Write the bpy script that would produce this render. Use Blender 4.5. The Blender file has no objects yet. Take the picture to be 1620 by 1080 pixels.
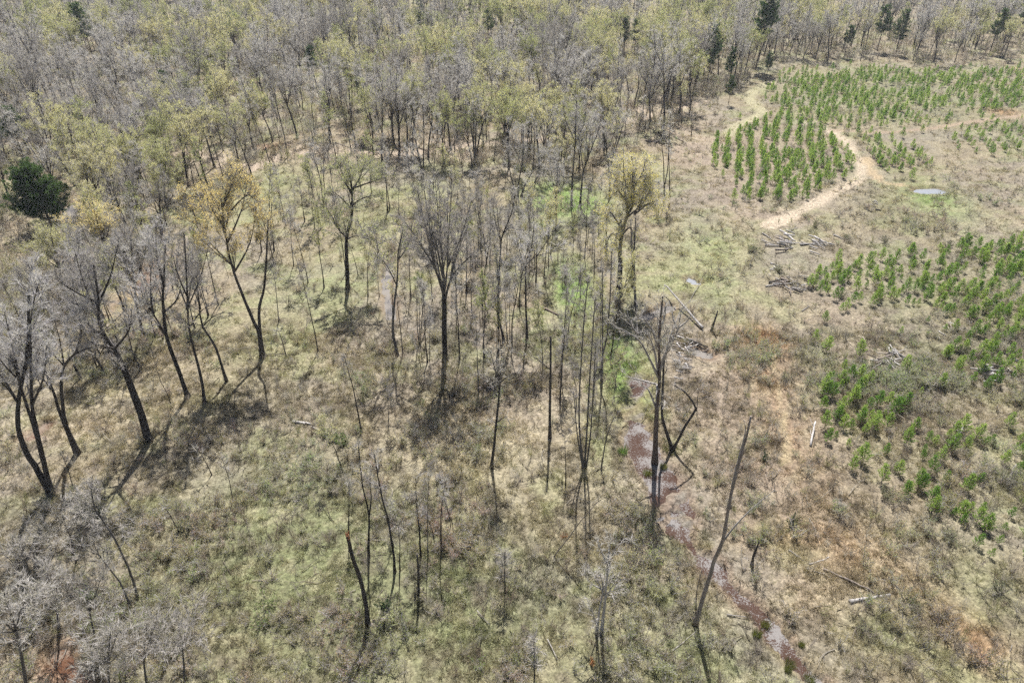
import bpy, math, random
import numpy as np

# ------------------------------------------------------------------ camera, sky, sun, exposure
SC = bpy.context.scene
COL = SC.collection
CAM_H, PITCH, FPX = 50.0, math.radians(34.5), 1100.0       # focal length in pixels of the 1620-wide photograph
cam_data = bpy.data.cameras.new("camera")
cam_data.sensor_width = 36.0
cam_data.lens = FPX / 1620.0 * 36.0
cam_data.clip_start = 0.5
cam_data.clip_end = 6000.0
cam = bpy.data.objects.new("camera", cam_data)
COL.objects.link(cam)
cam.location = (0, 0, CAM_H)
cam.rotation_euler = (math.radians(90) - PITCH, 0, 0)
SC.camera = cam

SUN_EL, SUN_AZ = math.radians(59), math.radians(2.5)        # sun ahead of the camera, a touch to the right of +Y
world = bpy.data.worlds.new("World")
SC.world = world
world.use_nodes = True
wn = world.node_tree.nodes
sky = wn.new("ShaderNodeTexSky")
sky.sky_type = 'NISHITA'
sky.sun_disc = False
sky.sun_elevation = SUN_EL
sky.sun_rotation = SUN_AZ
sky.dust_density = 2.0
sky.air_density = 1.0
world.node_tree.links.new(sky.outputs[0], wn["Background"].inputs[0])
wn["Background"].inputs[1].default_value = 0.05

sun_data = bpy.data.lights.new("sun", 'SUN')
sun_data.energy = 5.0
sun_data.angle = math.radians(0.6)
sun_data.color = (1.0, 0.975, 0.945)
sun = bpy.data.objects.new("sun", sun_data)
COL.objects.link(sun)
sun.rotation_euler = (-(math.pi / 2 - SUN_EL), 0, -SUN_AZ)
sun.location = (0, 60, 120)

SC.view_settings.view_transform = 'Standard'
SC.view_settings.look = 'None'
SC.view_settings.exposure = 0.8
SC.view_settings.gamma = 1.0
SC.view_settings.use_curve_mapping = False
SC.cycles.use_denoising = False
SC.cycles.denoiser = 'OPENIMAGEDENOISE'
SC.cycles.denoising_input_passes = 'RGB_ALBEDO_NORMAL'
SC.cycles.use_adaptive_sampling = True
SC.cycles.adaptive_threshold = 0.06
SC.cycles.max_bounces = 3
SC.cycles.diffuse_bounces = 2
SC.cycles.glossy_bounces = 2
SC.cycles.transmission_bounces = 3
SC.cycles.volume_bounces = 0

RNG = np.random.default_rng(7)
random.seed(7)

# ------------------------------------------------------------------ layout helpers (photograph pixel -> point of the place)
CP, SP = math.cos(PITCH), math.sin(PITCH)

def ray(px, py):
    x, y = (px - 810.0) / FPX, (540.0 - py) / FPX
    return np.array([x, CP + y * SP, -SP + y * CP])

def gnd(px, py):
    d = ray(px, py)
    t = CAM_H / -d[2]
    return np.array([t * d[0], t * d[1]])

def lift(px, py, Y):
    d = ray(px, py)
    t = Y / d[1]
    return np.array([t * d[0], Y, CAM_H + t * d[2]])

def to_px(X, Y, Z=0.0):
    dz = Z - CAM_H
    depth = Y * CP - dz * SP
    up = Y * SP + dz * CP
    return 810 + FPX * X / depth, 540 - FPX * up / depth

def vnoise(x, y, s, seed=0):
    x = np.asarray(x, float) / s + seed * 17.31
    y = np.asarray(y, float) / s - seed * 9.73
    ix, iy = np.floor(x), np.floor(y)
    fx, fy = x - ix, y - iy
    fx, fy = fx * fx * (3 - 2 * fx), fy * fy * (3 - 2 * fy)
    def h(a, b):
        v = np.sin(a * 127.1 + b * 311.7 + seed * 74.7) * 43758.5453
        return v - np.floor(v)
    a = h(ix, iy) * (1 - fx) + h(ix + 1, iy) * fx
    b = h(ix, iy + 1) * (1 - fx) + h(ix + 1, iy + 1) * fx
    return a * (1 - fy) + b * fy

def fbm(x, y, s, seed=0, o=4):
    v, a, t = 0.0, 1.0, 0.0
    for k in range(o):
        v = v + a * vnoise(x, y, s / 2 ** k, seed + k * 3)
        t += a
        a *= 0.55
    return v / t

def sstep(a, b, v):
    t = np.clip((v - a) / (b - a), 0, 1)
    return t * t * (3 - 2 * t)

def line_dist(X, Y, pts):
    best = np.full(np.shape(X), 1e9)
    for (ax, ay), (bx, by) in zip(pts[:-1], pts[1:]):
        dx, dy = bx - ax, by - ay
        t = np.clip(((X - ax) * dx + (Y - ay) * dy) / (dx * dx + dy * dy + 1e-9), 0, 1)
        best = np.minimum(best, np.hypot(X - ax - t * dx, Y - ay - t * dy))
    return best

def in_poly(px, py, poly):
    px, py = np.asarray(px), np.asarray(py)
    r = np.zeros(px.shape, bool)
    n = len(poly)
    for i in range(n):
        x1, y1 = poly[i]
        x2, y2 = poly[(i + 1) % n]
        c = ((y1 > py) != (y2 > py)) & (px < (x2 - x1) * (py - y1) / (y2 - y1 + 1e-12) + x1)
        r ^= c
    return r

def gpoly(pts):
    return [tuple(gnd(*p)) for p in pts]

# watercourses (centre lines on the ground, half width in metres, depth of the bed)
CREEK = gpoly([(1330, 1120), (1275, 1060), (1215, 990), (1160, 930), (1110, 885), (1075, 830), (1060, 780), (1035, 735), (1010, 690), (1003, 640), (1012, 600)])
CREEK_W = [0.55, 0.55, 0.55, 0.6, 0.65, 0.9, 1.55, 1.75, 1.15, 1.1, 0.5]
STREAM_A = gpoly([(150, 1110), (112, 1070), (92, 1035)])
STREAM_B = gpoly([(46, 690), (60, 680), (74, 668)])
STREAM_C = gpoly([(222, 455), (234, 436), (238, 425)])
POND_A = gpoly([(620, 500), (612, 470), (612, 440), (620, 415)])
POND_B = gpoly([(1020, 500), (1042, 492), (1062, 484)])
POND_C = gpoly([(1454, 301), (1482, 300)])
POND_D = gpoly([(1092, 440), (1101, 446)])
POND_E = gpoly([(1098, 552), (1122, 560)])
POND_F = gpoly([(108, 345), (116, 325)])
WATERS = [(CREEK, None, 'creek'), (STREAM_A, 0.65, 'stream'), (STREAM_B, 0.45, 'stream'), (STREAM_C, 0.7, 'stream'),
          (POND_A, 0.6, 'pond'), (POND_B, 0.8, 'pond'), (POND_C, 1.1, 'pond'), (POND_D, 0.5, 'puddle'), (POND_E, 0.55, 'puddle'), (POND_F, 1.2, 'pond')]
WATER_Z = -0.42

def water_mask(X, Y, grow=0.0):
    """1 in the middle of a bed, 0 on the bank"""
    m = np.zeros(np.shape(X))
    wob = (fbm(X, Y, 2.2, 5, 3) - 0.5) * 1.9
    for line, w, _ in WATERS:
        if w is None:
            best = np.zeros(np.shape(X))
            for i in range(len(line) - 1):
                d = line_dist(X, Y, [line[i], line[i + 1]]) + wob
                ww = 0.5 * (CREEK_W[i] + CREEK_W[i + 1]) + grow
                best = np.maximum(best, 1 - sstep(ww * 0.75, ww * 1.35 + 0.25, d))
        else:
            d = line_dist(X, Y, line) + wob * min(1.0, w * 0.6)
            best = 1 - sstep((w + grow) * 0.75, (w + grow) * 1.35 + 0.2, d)
        m = np.maximum(m, best)
    return m

def ground_z(X, Y):
    X, Y = np.asarray(X, float), np.asarray(Y, float)
    base = (fbm(X, Y, 26, 1, 2) - 0.5) * 0.5 + (fbm(X, Y, 4.0, 2, 3) - 0.5) * 0.34
    m = water_mask(X, Y)
    bars = (fbm(X, Y, 1.9, 45, 3) - 0.47) * 1.5 - 0.16
    wt = sstep(36, 41, Y) * (1 - sstep(3.5, 6, line_dist(X, Y, CREEK)))
    z = base * (1 - m) + m * (WATER_Z - 0.02 + np.clip(bars, -.4, .22) * wt - .33 * (1 - wt))
    far = sstep(450, 900, Y)
    return z + far * fbm(X, Y, 300, 9, 2) * 6.0

# ------------------------------------------------------------------ mesh collecting
class Geo:
    def __init__(s):
        s.V, s.T, s.M, s.n = [], [], [], 0
    def add(s, V, T, m=0):
        V = np.asarray(V, float)
        T = np.asarray(T, np.int64)
        s.V.append(V)
        s.T.append(T + s.n)
        s.M.append(np.full(len(T), m, np.int32))
        s.n += len(V)
    def tube(s, P, R, k=6, m=0, cap=True, rng=None, rough=0.0):
        P = np.asarray(P, float)
        R = np.asarray(R, float)
        n = len(P)
        T = np.gradient(P, axis=0)
        T /= np.linalg.norm(T, axis=1, keepdims=True) + 1e-9
        ref = np.eye(3)[np.argmin(np.abs(T.mean(0)))]
        U = np.cross(T, ref)
        U /= np.linalg.norm(U, axis=1, keepdims=True) + 1e-9
        W = np.cross(T, U)
        a = np.arange(k) / k * 2 * np.pi
        rr = R[:, None] * np.ones(k)
        if rough and rng is not None:
            rr = rr * (1 + rng.uniform(-rough, rough, (n, k)))
        V = P[:, None, :] + rr[..., None] * (np.cos(a)[None, :, None] * U[:, None, :] + np.sin(a)[None, :, None] * W[:, None, :])
        V = V.reshape(-1, 3)
        i = np.arange(n - 1)[:, None] * k
        j = np.arange(k)[None, :]
        j2 = (j + 1) % k
        a_, b_, c_, d_ = (i + j).ravel(), (i + j2).ravel(), (i + k + j2).ravel(), (i + k + j).ravel()
        tris = np.concatenate([np.stack([a_, b_, c_], 1), np.stack([a_, c_, d_], 1)])
        if cap:
            e = (n - 1) * k
            capt = np.stack([np.full(k - 2, e), e + np.arange(1, k - 1), e + np.arange(2, k)], 1)
            capb = np.stack([np.zeros(k - 2, int), np.arange(2, k), np.arange(1, k - 1)], 1)
            tris = np.concatenate([tris, capt, capb])
        s.add(V, tris, m)
    def slivers(s, P, D, L, Wd, m=0, rng=RNG):
        """thin pointed twigs or blades: one narrow triangle each"""
        n = len(P)
        if n == 0:
            return
        S = np.cross(D, rng.normal(size=(n, 3)))
        S /= np.linalg.norm(S, axis=1, keepdims=True) + 1e-9
        L = np.broadcast_to(np.asarray(L, float), (n,))[:, None]
        Wd = np.broadcast_to(np.asarray(Wd, float), (n,))[:, None]
        V = np.stack([P - S * Wd / 2, P + S * Wd / 2, P + D * L], 1).reshape(-1, 3)
        s.add(V, np.arange(3 * n).reshape(-1, 3), m)
    def leaves(s, P, size, m=0, rng=RNG, D=None):
        """small kite-shaped leaves, two triangles each"""
        n = len(P)
        if n == 0:
            return
        if D is None:
            D = rng.normal(size=(n, 3))
        D = D / (np.linalg.norm(D, axis=1, keepdims=True) + 1e-9)
        S = np.cross(D, rng.normal(size=(n, 3)))
        S /= np.linalg.norm(S, axis=1, keepdims=True) + 1e-9
        z = np.broadcast_to(np.asarray(size, float), (n,))[:, None]
        V = np.stack([P, P + D * z * 0.5 + S * z * 0.32, P + D * z, P + D * z * 0.5 - S * z * 0.32], 1).reshape(-1, 3)
        b = np.arange(n)[:, None] * 4
        s.add(V, np.concatenate([b + [0, 1, 2], b + [0, 2, 3]]), m)
    def mesh(s, name, mats, smooth=False):
        V = np.concatenate(s.V) if s.V else np.zeros((0, 3))
        T = np.concatenate(s.T) if s.T else np.zeros((0, 3), np.int64)
        M = np.concatenate(s.M) if s.M else np.zeros(0, np.int32)
        me = bpy.data.meshes.new(name)
        me.vertices.add(len(V))
        me.vertices.foreach_set('co', V.astype(np.float32).ravel())
        me.loops.add(len(T) * 3)
        me.loops.foreach_set('vertex_index', T.astype(np.int32).ravel())
        me.polygons.add(len(T))
        me.polygons.foreach_set('loop_start', np.arange(0, len(T) * 3, 3, dtype=np.int32))
        me.polygons.foreach_set('loop_total', np.full(len(T), 3, np.int32))
        me.polygons.foreach_set('material_index', M)
        if smooth:
            me.polygons.foreach_set('use_smooth', np.ones(len(T), bool))
        for mt in mats:
            me.materials.append(mt)
        me.update(calc_edges=True)
        return me

def link(name, data, parent=None, loc=(0, 0, 0), rz=0.0, sc=1.0):
    o = bpy.data.objects.new(name, data)
    COL.objects.link(o)
    o.location = loc
    o.rotation_euler = (0, 0, rz)
    o.scale = (sc, sc, sc)
    if parent:
        o.parent = parent
    return o

def tag(o, label, cat=None, group=None, kind=None):
    o['label'] = label
    if cat:
        o['category'] = cat
    if group:
        o['group'] = group
    if kind:
        o['kind'] = kind
    return o

# ------------------------------------------------------------------ materials
def new_mat(name):
    m = bpy.data.materials.new(name)
    m.use_nodes = True
    nt = m.node_tree
    nt.nodes.clear()
    out = nt.nodes.new('ShaderNodeOutputMaterial')
    return m, nt, out

def rgb(c):
    return (c[0], c[1], c[2], 1.0)

def veg_mat(name, c1, c2, trans=0.35, instancer=False, tcol=1.25, vary=0.35, scale=0.6):
    """vegetation: two tones mixed by noise and by the plant's own random number; some light passes through"""
    m, nt, out = new_mat(name)
    N, L = nt.nodes.new, nt.links.new
    if instancer:
        col = N('ShaderNodeAttribute')
        col.attribute_type = 'INSTANCER'
        col.attribute_name = 'tint'
        csock = col.outputs['Color']
    else:
        tc = N('ShaderNodeTexCoord')
        nz = N('ShaderNodeTexNoise')
        nz.inputs['Scale'].default_value = scale
        nz.inputs['Detail'].default_value = 3
        L(tc.outputs['Object'], nz.inputs['Vector'])
        inf = N('ShaderNodeObjectInfo')
        ad = N('ShaderNodeMath')
        ad.operation = 'MULTIPLY_ADD'
        L(inf.outputs['Random'], ad.inputs[0])
        ad.inputs[1].default_value = vary * 2
        ad.inputs[2].default_value = -vary
        ad2 = N('ShaderNodeMath')
        L(nz.outputs['Fac'], ad2.inputs[0])
        L(ad.outputs[0], ad2.inputs[1])
        ad2.use_clamp = True
        mx = N('ShaderNodeMixRGB')
        mx.inputs[1].default_value = rgb(c1)
        mx.inputs[2].default_value = rgb(c2)
        L(ad2.outputs[0], mx.inputs[0])
        csock = mx.outputs[0]
    df = N('ShaderNodeBsdfDiffuse')
    L(csock, df.inputs['Color'])
    tr = N('ShaderNodeBsdfTranslucent')
    mu = N('ShaderNodeMixRGB')
    mu.blend_type = 'MULTIPLY'
    mu.inputs[0].default_value = 1
    L(csock, mu.inputs[1])
    mu.inputs[2].default_value = (tcol, tcol, tcol * 0.8, 1)
    L(mu.outputs[0], tr.inputs['Color'])
    ms = N('ShaderNodeMixShader')
    ms.inputs[0].default_value = trans
    L(df.outputs[0], ms.inputs[1])
    L(tr.outputs[0], ms.inputs[2])
    L(ms.outputs[0], out.inputs['Surface'])
    return m

def wood_mat(name, c1, c2, scale=3.0, rough=0.9, stretch=0.15, bump=0.4):
    m, nt, out = new_mat(name)
    N, L = nt.nodes.new, nt.links.new
    tc = N('ShaderNodeTexCoord')
    mp = N('ShaderNodeMapping')
    mp.inputs['Scale'].default_value = (1, 1, stretch)
    L(tc.outputs['Object'], mp.inputs['Vector'])
    nz = N('ShaderNodeTexNoise')
    nz.inputs['Scale'].default_value = scale
    nz.inputs['Detail'].default_value = 6
    nz.inputs['Roughness'].default_value = 0.7
    L(mp.outputs[0], nz.inputs['Vector'])
    inf = N('ShaderNodeObjectInfo')
    cr = N('ShaderNodeValToRGB')
    cr.color_ramp.elements[0].position = 0.32
    cr.color_ramp.elements[0].color = rgb(c1)
    cr.color_ramp.elements[1].position = 0.68
    cr.color_ramp.elements[1].color = rgb(c2)
    L(nz.outputs['Fac'], cr.inputs['Fac'])
    hv = N('ShaderNodeHueSaturation')
    mr = N('ShaderNodeMapRange')
    L(inf.outputs['Random'], mr.inputs[0])
    mr.inputs[3].default_value = 0.75
    mr.inputs[4].default_value = 1.3
    L(mr.outputs[0], hv.inputs['Value'])
    L(cr.outputs[0], hv.inputs['Color'])
    bs = N('ShaderNodeBsdfPrincipled')
    bs.inputs['Roughness'].default_value = rough
    bs.inputs['Specular IOR Level'].default_value = 0.2
    L(hv.outputs[0], bs.inputs['Base Color'])
    bp = N('ShaderNodeBump')
    bp.inputs['Strength'].default_value = bump
    bp.inputs['Distance'].default_value = 0.05
    L(nz.outputs['Fac'], bp.inputs['Height'])
    L(bp.outputs[0], bs.inputs['Normal'])
    L(bs.outputs[0], out.inputs['Surface'])
    return m

M_BARK = wood_mat('bark_dark', (0.032, 0.028, 0.025), (0.095, 0.082, 0.072))
M_BARK_RED = wood_mat('bark_reddish', (0.085, 0.062, 0.05), (0.21, 0.165, 0.14))
M_BARK_GREY = wood_mat('bark_grey', (0.075, 0.068, 0.062), (0.20, 0.185, 0.17))
M_LIMB = wood_mat('limb_grey', (0.15, 0.138, 0.13), (0.36, 0.34, 0.33))
M_DEAD = wood_mat('dead_wood', (0.17, 0.155, 0.14), (0.42, 0.39, 0.36), scale=5)
M_WHITE = wood_mat('bleached_wood', (0.27, 0.25, 0.235), (0.54, 0.51, 0.48), scale=5)
M_DEAD_BR = wood_mat('dead_wood_brown', (0.13, 0.105, 0.09), (0.34, 0.29, 0.25), scale=5)
M_CUT = wood_mat('raw_broken_wood', (0.30, 0.13, 0.06), (0.48, 0.24, 0.12), scale=9)
M_TWIG = veg_mat('twig_grey', (0.36, 0.335, 0.345), (0.58, 0.555, 0.585), trans=0.48, tcol=1.05, vary=0.7)
M_TWIG_PALE = veg_mat('twig_pale', (0.45, 0.42, 0.41), (0.60, 0.57, 0.55), trans=0.46, tcol=1.0)
M_TWIG_DARK = veg_mat('twig_brown', (0.18, 0.15, 0.13), (0.30, 0.26, 0.23), trans=0.3, tcol=1.0)
M_BUD_YEL = veg_mat('bud_yellow', (0.74, 0.60, 0.27), (0.80, 0.69, 0.38), trans=0.65)
M_BUD_GRN = veg_mat('bud_green', (0.41, 0.44, 0.20), (0.60, 0.56, 0.32), trans=0.55, vary=0.8)
M_BUD_WIL = veg_mat('bud_willow', (0.70, 0.62, 0.17), (0.78, 0.70, 0.26), trans=0.65)
M_NEEDLE = veg_mat('needles_dark', (0.055, 0.105, 0.04), (0.11, 0.17, 0.06), trans=0.4)
M_NEEDLE_Y = veg_mat('needles_young', (0.17, 0.30, 0.065), (0.36, 0.47, 0.14), trans=0.64, vary=0.7, scale=1.5)
M_LEAF = veg_mat('leaf_fresh', (0.10, 0.19, 0.05), (0.20, 0.27, 0.08), trans=0.4)
M_LEAF_DK = veg_mat('leaf_dark', (0.035, 0.065, 0.025), (0.07, 0.11, 0.04), trans=0.3)
M_LEAF_GREY = veg_mat('leaf_grey_green', (0.17, 0.20, 0.11), (0.27, 0.27, 0.16), trans=0.35)
M_MOSS = veg_mat('moss', (0.13, 0.16, 0.04), (0.25, 0.25, 0.09), trans=0.3)
M_RUST = veg_mat('rust_leaf', (0.42, 0.18, 0.07), (0.5, 0.27, 0.12), trans=0.35)
M_TINT = veg_mat('tinted_growth', (0, 0, 0), (0, 0, 0), trans=0.52, instancer=True, tcol=1.3)

# ground: soil tones carried by the sheet itself (litter, straw, sand, mud), grain by noise
def ground_material():
    m, nt, out = new_mat('ground_soil')
    N, L = nt.nodes.new, nt.links.new
    at = N('ShaderNodeAttribute')
    at.attribute_name = 'tone'
    tc = N('ShaderNodeTexCoord')
    n1 = N('ShaderNodeTexNoise')
    n1.inputs['Scale'].default_value = 2.6
    n1.inputs['Detail'].default_value = 9
    n1.inputs['Roughness'].default_value = 0.72
    L(tc.outputs['Object'], n1.inputs['Vector'])
    cr = N('ShaderNodeValToRGB')
    e = cr.color_ramp.elements
    e[0].position, e[0].color = 0.30, (0.5, 0.48, 0.45, 1)
    e[1].position, e[1].color = 0.70, (1.35, 1.33, 1.28, 1)
    L(n1.outputs['Fac'], cr.inputs['Fac'])
    mu = N('ShaderNodeMixRGB')
    mu.blend_type = 'MULTIPLY'
    mu.inputs[0].default_value = 1
    L(at.outputs['Color'], mu.inputs[1])
    L(cr.outputs[0], mu.inputs[2])
    n2 = N('ShaderNodeTexVoronoi')
    n2.inputs['Scale'].default_value = 5.5
    L(tc.outputs['Object'], n2.inputs['Vector'])
    hv = N('ShaderNodeHueSaturation')
    mr = N('ShaderNodeMapRange')
    sep = N('ShaderNodeSeparateColor')
    L(n2.outputs['Color'], sep.inputs[0])
    L(sep.outputs[0], mr.inputs[0])
    mr.inputs[3].default_value = 0.72
    mr.inputs[4].default_value = 1.25
    L(mr.outputs[0], hv.inputs['Value'])
    L(mu.outputs[0], hv.inputs['Color'])
    bs = N('ShaderNodeBsdfPrincipled')
    bs.inputs['Roughness'].default_value = 0.95
    bs.inputs['Specular IOR Level'].default_value = 0.1
    L(hv.outputs[0], bs.inputs['Base Color'])
    bp = N('ShaderNodeBump')
    bp.inputs['Strength'].default_value = 0.8
    bp.inputs['Distance'].default_value = 0.25
    L(n1.outputs['Fac'], bp.inputs['Height'])
    L(bp.outputs[0], bs.inputs['Normal'])
    L(bs.outputs[0], out.inputs['Surface'])
    return m

def water_material(name, mud, fleck, fleck_at=0.5, rough=0.06):
    m, nt, out = new_mat(name)
    N, L = nt.nodes.new, nt.links.new
    tc = N('ShaderNodeTexCoord')
    n1 = N('ShaderNodeTexNoise')                      # where floating leaves and scum gather
    n1.inputs['Scale'].default_value = 0.42
    n1.inputs['Detail'].default_value = 4
    L(tc.outputs['Object'], n1.inputs['Vector'])
    n2 = N('ShaderNodeTexNoise')                      # single floating leaves, and the creek's painted sky glints
    n2.inputs['Scale'].default_value = 8.0
    n2.inputs['Detail'].default_value = 5
    n2.inputs['Roughness'].default_value = 0.75
    L(tc.outputs['Object'], n2.inputs['Vector'])
    ad = N('ShaderNodeMath')
    ad.operation = 'MULTIPLY_ADD'
    L(n1.outputs['Fac'], ad.inputs[0])
    ad.inputs[1].default_value = 0.9
    L(n2.outputs['Fac'], ad.inputs[2])
    cr = N('ShaderNodeValToRGB')
    e = cr.color_ramp.elements
    e[0].position, e[0].color = fleck_at + 0.42, (0, 0, 0, 1)
    e[1].position, e[1].color = fleck_at + 0.50, (1, 1, 1, 1)
    L(ad.outputs[0], cr.inputs['Fac'])
    wat = N('ShaderNodeBsdfPrincipled')
    wat.inputs['Base Color'].default_value = rgb(mud)
    wat.inputs['Roughness'].default_value = rough
    wat.inputs['IOR'].default_value = 1.33
    bp = N('ShaderNodeBump')
    bp.inputs['Strength'].default_value = 0.05
    bp.inputs['Distance'].default_value = 0.01
    L(n2.outputs['Fac'], bp.inputs['Height'])
    L(bp.outputs[0], wat.inputs['Normal'])
    flk = N('ShaderNodeBsdfPrincipled')
    flk.inputs['Base Color'].default_value = rgb(fleck)
    flk.inputs['Roughness'].default_value = 0.9
    flk.inputs['Specular IOR Level'].default_value = 0.15
    b2 = N('ShaderNodeBump')
    b2.inputs['Strength'].default_value = 0.7
    b2.inputs['Distance'].default_value = 0.06
    L(n2.outputs['Fac'], b2.inputs['Height'])
    L(b2.outputs[0], flk.inputs['Normal'])
    ms = N('ShaderNodeMixShader')
    L(cr.outputs[0], ms.inputs[0])
    L(wat.outputs[0], ms.inputs[1])
    L(flk.outputs[0], ms.inputs[2])
    L(ms.outputs[0], out.inputs['Surface'])
    return m

# ------------------------------------------------------------------ soil and growth tones over the place
STRAW, TAN, LITTER = (0.345, 0.30, 0.215), (0.26, 0.215, 0.16), (0.25, 0.22, 0.19)
OLIVE, PINKB, GREEN = (0.19, 0.205, 0.11), (0.29, 0.23, 0.19), (0.18, 0.265, 0.08)
SAND, RED, DARKB, PALEG = (0.40, 0.325, 0.265), (0.38, 0.20, 0.115), (0.12, 0.098, 0.08), (0.245, 0.27, 0.135)
MUDR = (0.22, 0.11, 0.065)
# (px, py, half width, half height in photograph pixels, tone, strength)
PATCHES = [
    (520, 900, 330, 190, OLIVE, .75), (760, 1000, 260, 110, OLIVE, .55), (420, 830, 130, 110, OLIVE, .6), (1080, 1060, 130, 90, PALEG, .6),
    (230, 640, 210, 90, STRAW, .6), (330, 560, 120, 80, TAN, .5), (130, 740, 120, 70, TAN, .6), (90, 960, 140, 110, LITTER, .8), (60, 840, 100, 60, LITTER, .6),
    (560, 430, 90, 60, PALEG, .35), (450, 500, 70, 90, PALEG, .3), (430, 300, 70, 40, PALEG, .6), (680, 300, 60, 25, PALEG, .5),
    (660, 520, 90, 50, LITTER, .7), (740, 500, 60, 40, LITTER, .5), (640, 660, 170, 90, TAN, .6), (700, 720, 160, 70, STRAW, .5), (840, 690, 110, 90, STRAW, .6),
    (900, 320, 60, 26, GREEN, 1.1), (860, 300, 40, 20, GREEN, .5), (905, 455, 32, 50, GREEN, 1.1), (985, 580, 38, 60, GREEN, 1.1), (1000, 630, 30, 30, GREEN, .6), (945, 690, 22, 60, PALEG, .7),
    (850, 370, 40, 30, PALEG, .5), (1130, 390, 60, 45, PALEG, .75), (1090, 440, 70, 50, PALEG, .6), (1180, 320, 60, 30, PINKB, .5), (1110, 250, 60, 50, PINKB, .55),
    (1160, 620, 90, 120, PINKB, .7), (1240, 650, 70, 140, TAN, .6), (1215, 540, 26, 22, RED, .8), (1240, 670, 10, 30, RED, .3), (1200, 760, 80, 80, PINKB, .55),
    (1400, 870, 130, 80, STRAW, .7), (1450, 800, 90, 60, TAN, .4), (1540, 1010, 45, 55, RED, .6), (1215, 590, 40, 70, RED, .35), (1260, 720, 50, 80, RED, .22), (1340, 870, 70, 60, RED, .25), (1440, 930, 60, 50, RED, .25), (1290, 950, 60, 50, RED, .25), (820, 640, 120, 50, PINKB, .45), (1330, 960, 110, 80, STRAW, .5), (1250, 850, 60, 30, RED, .25),
    (1450, 680, 180, 160, OLIVE, .2), (1420, 700, 160, 120, PINKB, .5), (1350, 480, 120, 70, PINKB, .45), (1500, 560, 130, 70, DARKB, .3), (1560, 340, 90, 50, PINKB, .4), (1480, 460, 180, 110, OLIVE, .35), (1560, 930, 80, 80, OLIVE, .5), (1420, 1010, 90, 50, OLIVE, .5), (1420, 580, 50, 40, LITTER, .6), (1560, 600, 60, 30, LITTER, .6), (1400, 640, 80, 40, DARKB, .2), (1340, 500, 60, 60, PINKB, .5),
    (1470, 315, 60, 30, GREEN, .75), (1400, 330, 80, 30, OLIVE, .6), (1530, 260, 90, 30, TAN, .5), (1250, 260, 110, 80, PINKB, .65), (1290, 420, 70, 60, LITTER, .5),
    (1590, 178, 25, 8, RED, .8), (1530, 145, 25, 10, PINKB, .8), (1430, 200, 60, 10, PINKB, .5), (1420, 150, 200, 50, OLIVE, .5), (1240, 340, 40, 12, SAND, .8),
    (615, 450, 28, 60, LITTER, .6), (90, 410, 60, 25, SAND, .55), (100, 680, 90, 20, SAND, .4), (232, 445, 30, 40, RED, .5), (60, 1050, 70, 60, SAND, .7), (95, 1050, 26, 40, RED, .6),
    (480, 240, 90, 12, SAND, .8), (640, 245, 130, 12, SAND, .7), (1040, 175, 60, 18, SAND, .7), (720, 225, 70, 14, SAND, .6), (340, 250, 70, 14, SAND, .5), (430, 232, 20, 6, RED, .5), (300, 235, 60, 20, PINKB, .5),
    (1095, 220, 40, 20, SAND, .4), (1040, 780, 60, 90, LITTER, .6),
]
TRACKS = [  # dirt tracks: line, half width, tone
    (gpoly([(1222, 128), (1198, 142), (1182, 152), (1192, 166), (1206, 176), (1190, 188), (1165, 198), (1150, 212)]), 1.3, (0.37, 0.34, 0.23)),
    (gpoly([(1312, 206), (1338, 222), (1352, 244), (1362, 262), (1356, 285), (1325, 300), (1290, 322), (1255, 340), (1215, 358)]), 1.25, (0.47, 0.39, 0.31)),
    (gpoly([(1372, 250), (1380, 275), (1395, 290), (1425, 293)]), 0.9, (0.40, 0.31, 0.21)),
    (gpoly([(1312, 206), (1380, 210), (1450, 206), (1530, 194), (1640, 180)]), 0.8, (0.33, 0.255, 0.195)),
    (gpoly([(1222, 560), (1232, 610), (1240, 680), (1243, 730)]), 0.3, (0.36, 0.29, 0.19)),
    (gpoly([(395, 268), (450, 246), (520, 240), (600, 240), (650, 244), (700, 232), (760, 226), (850, 222), (960, 200), (1060, 176), (1110, 160)]), 1.2, SAND),
    (gpoly([(310, 240), (360, 262), (400, 262)]), 1.4, SAND),
]

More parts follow.
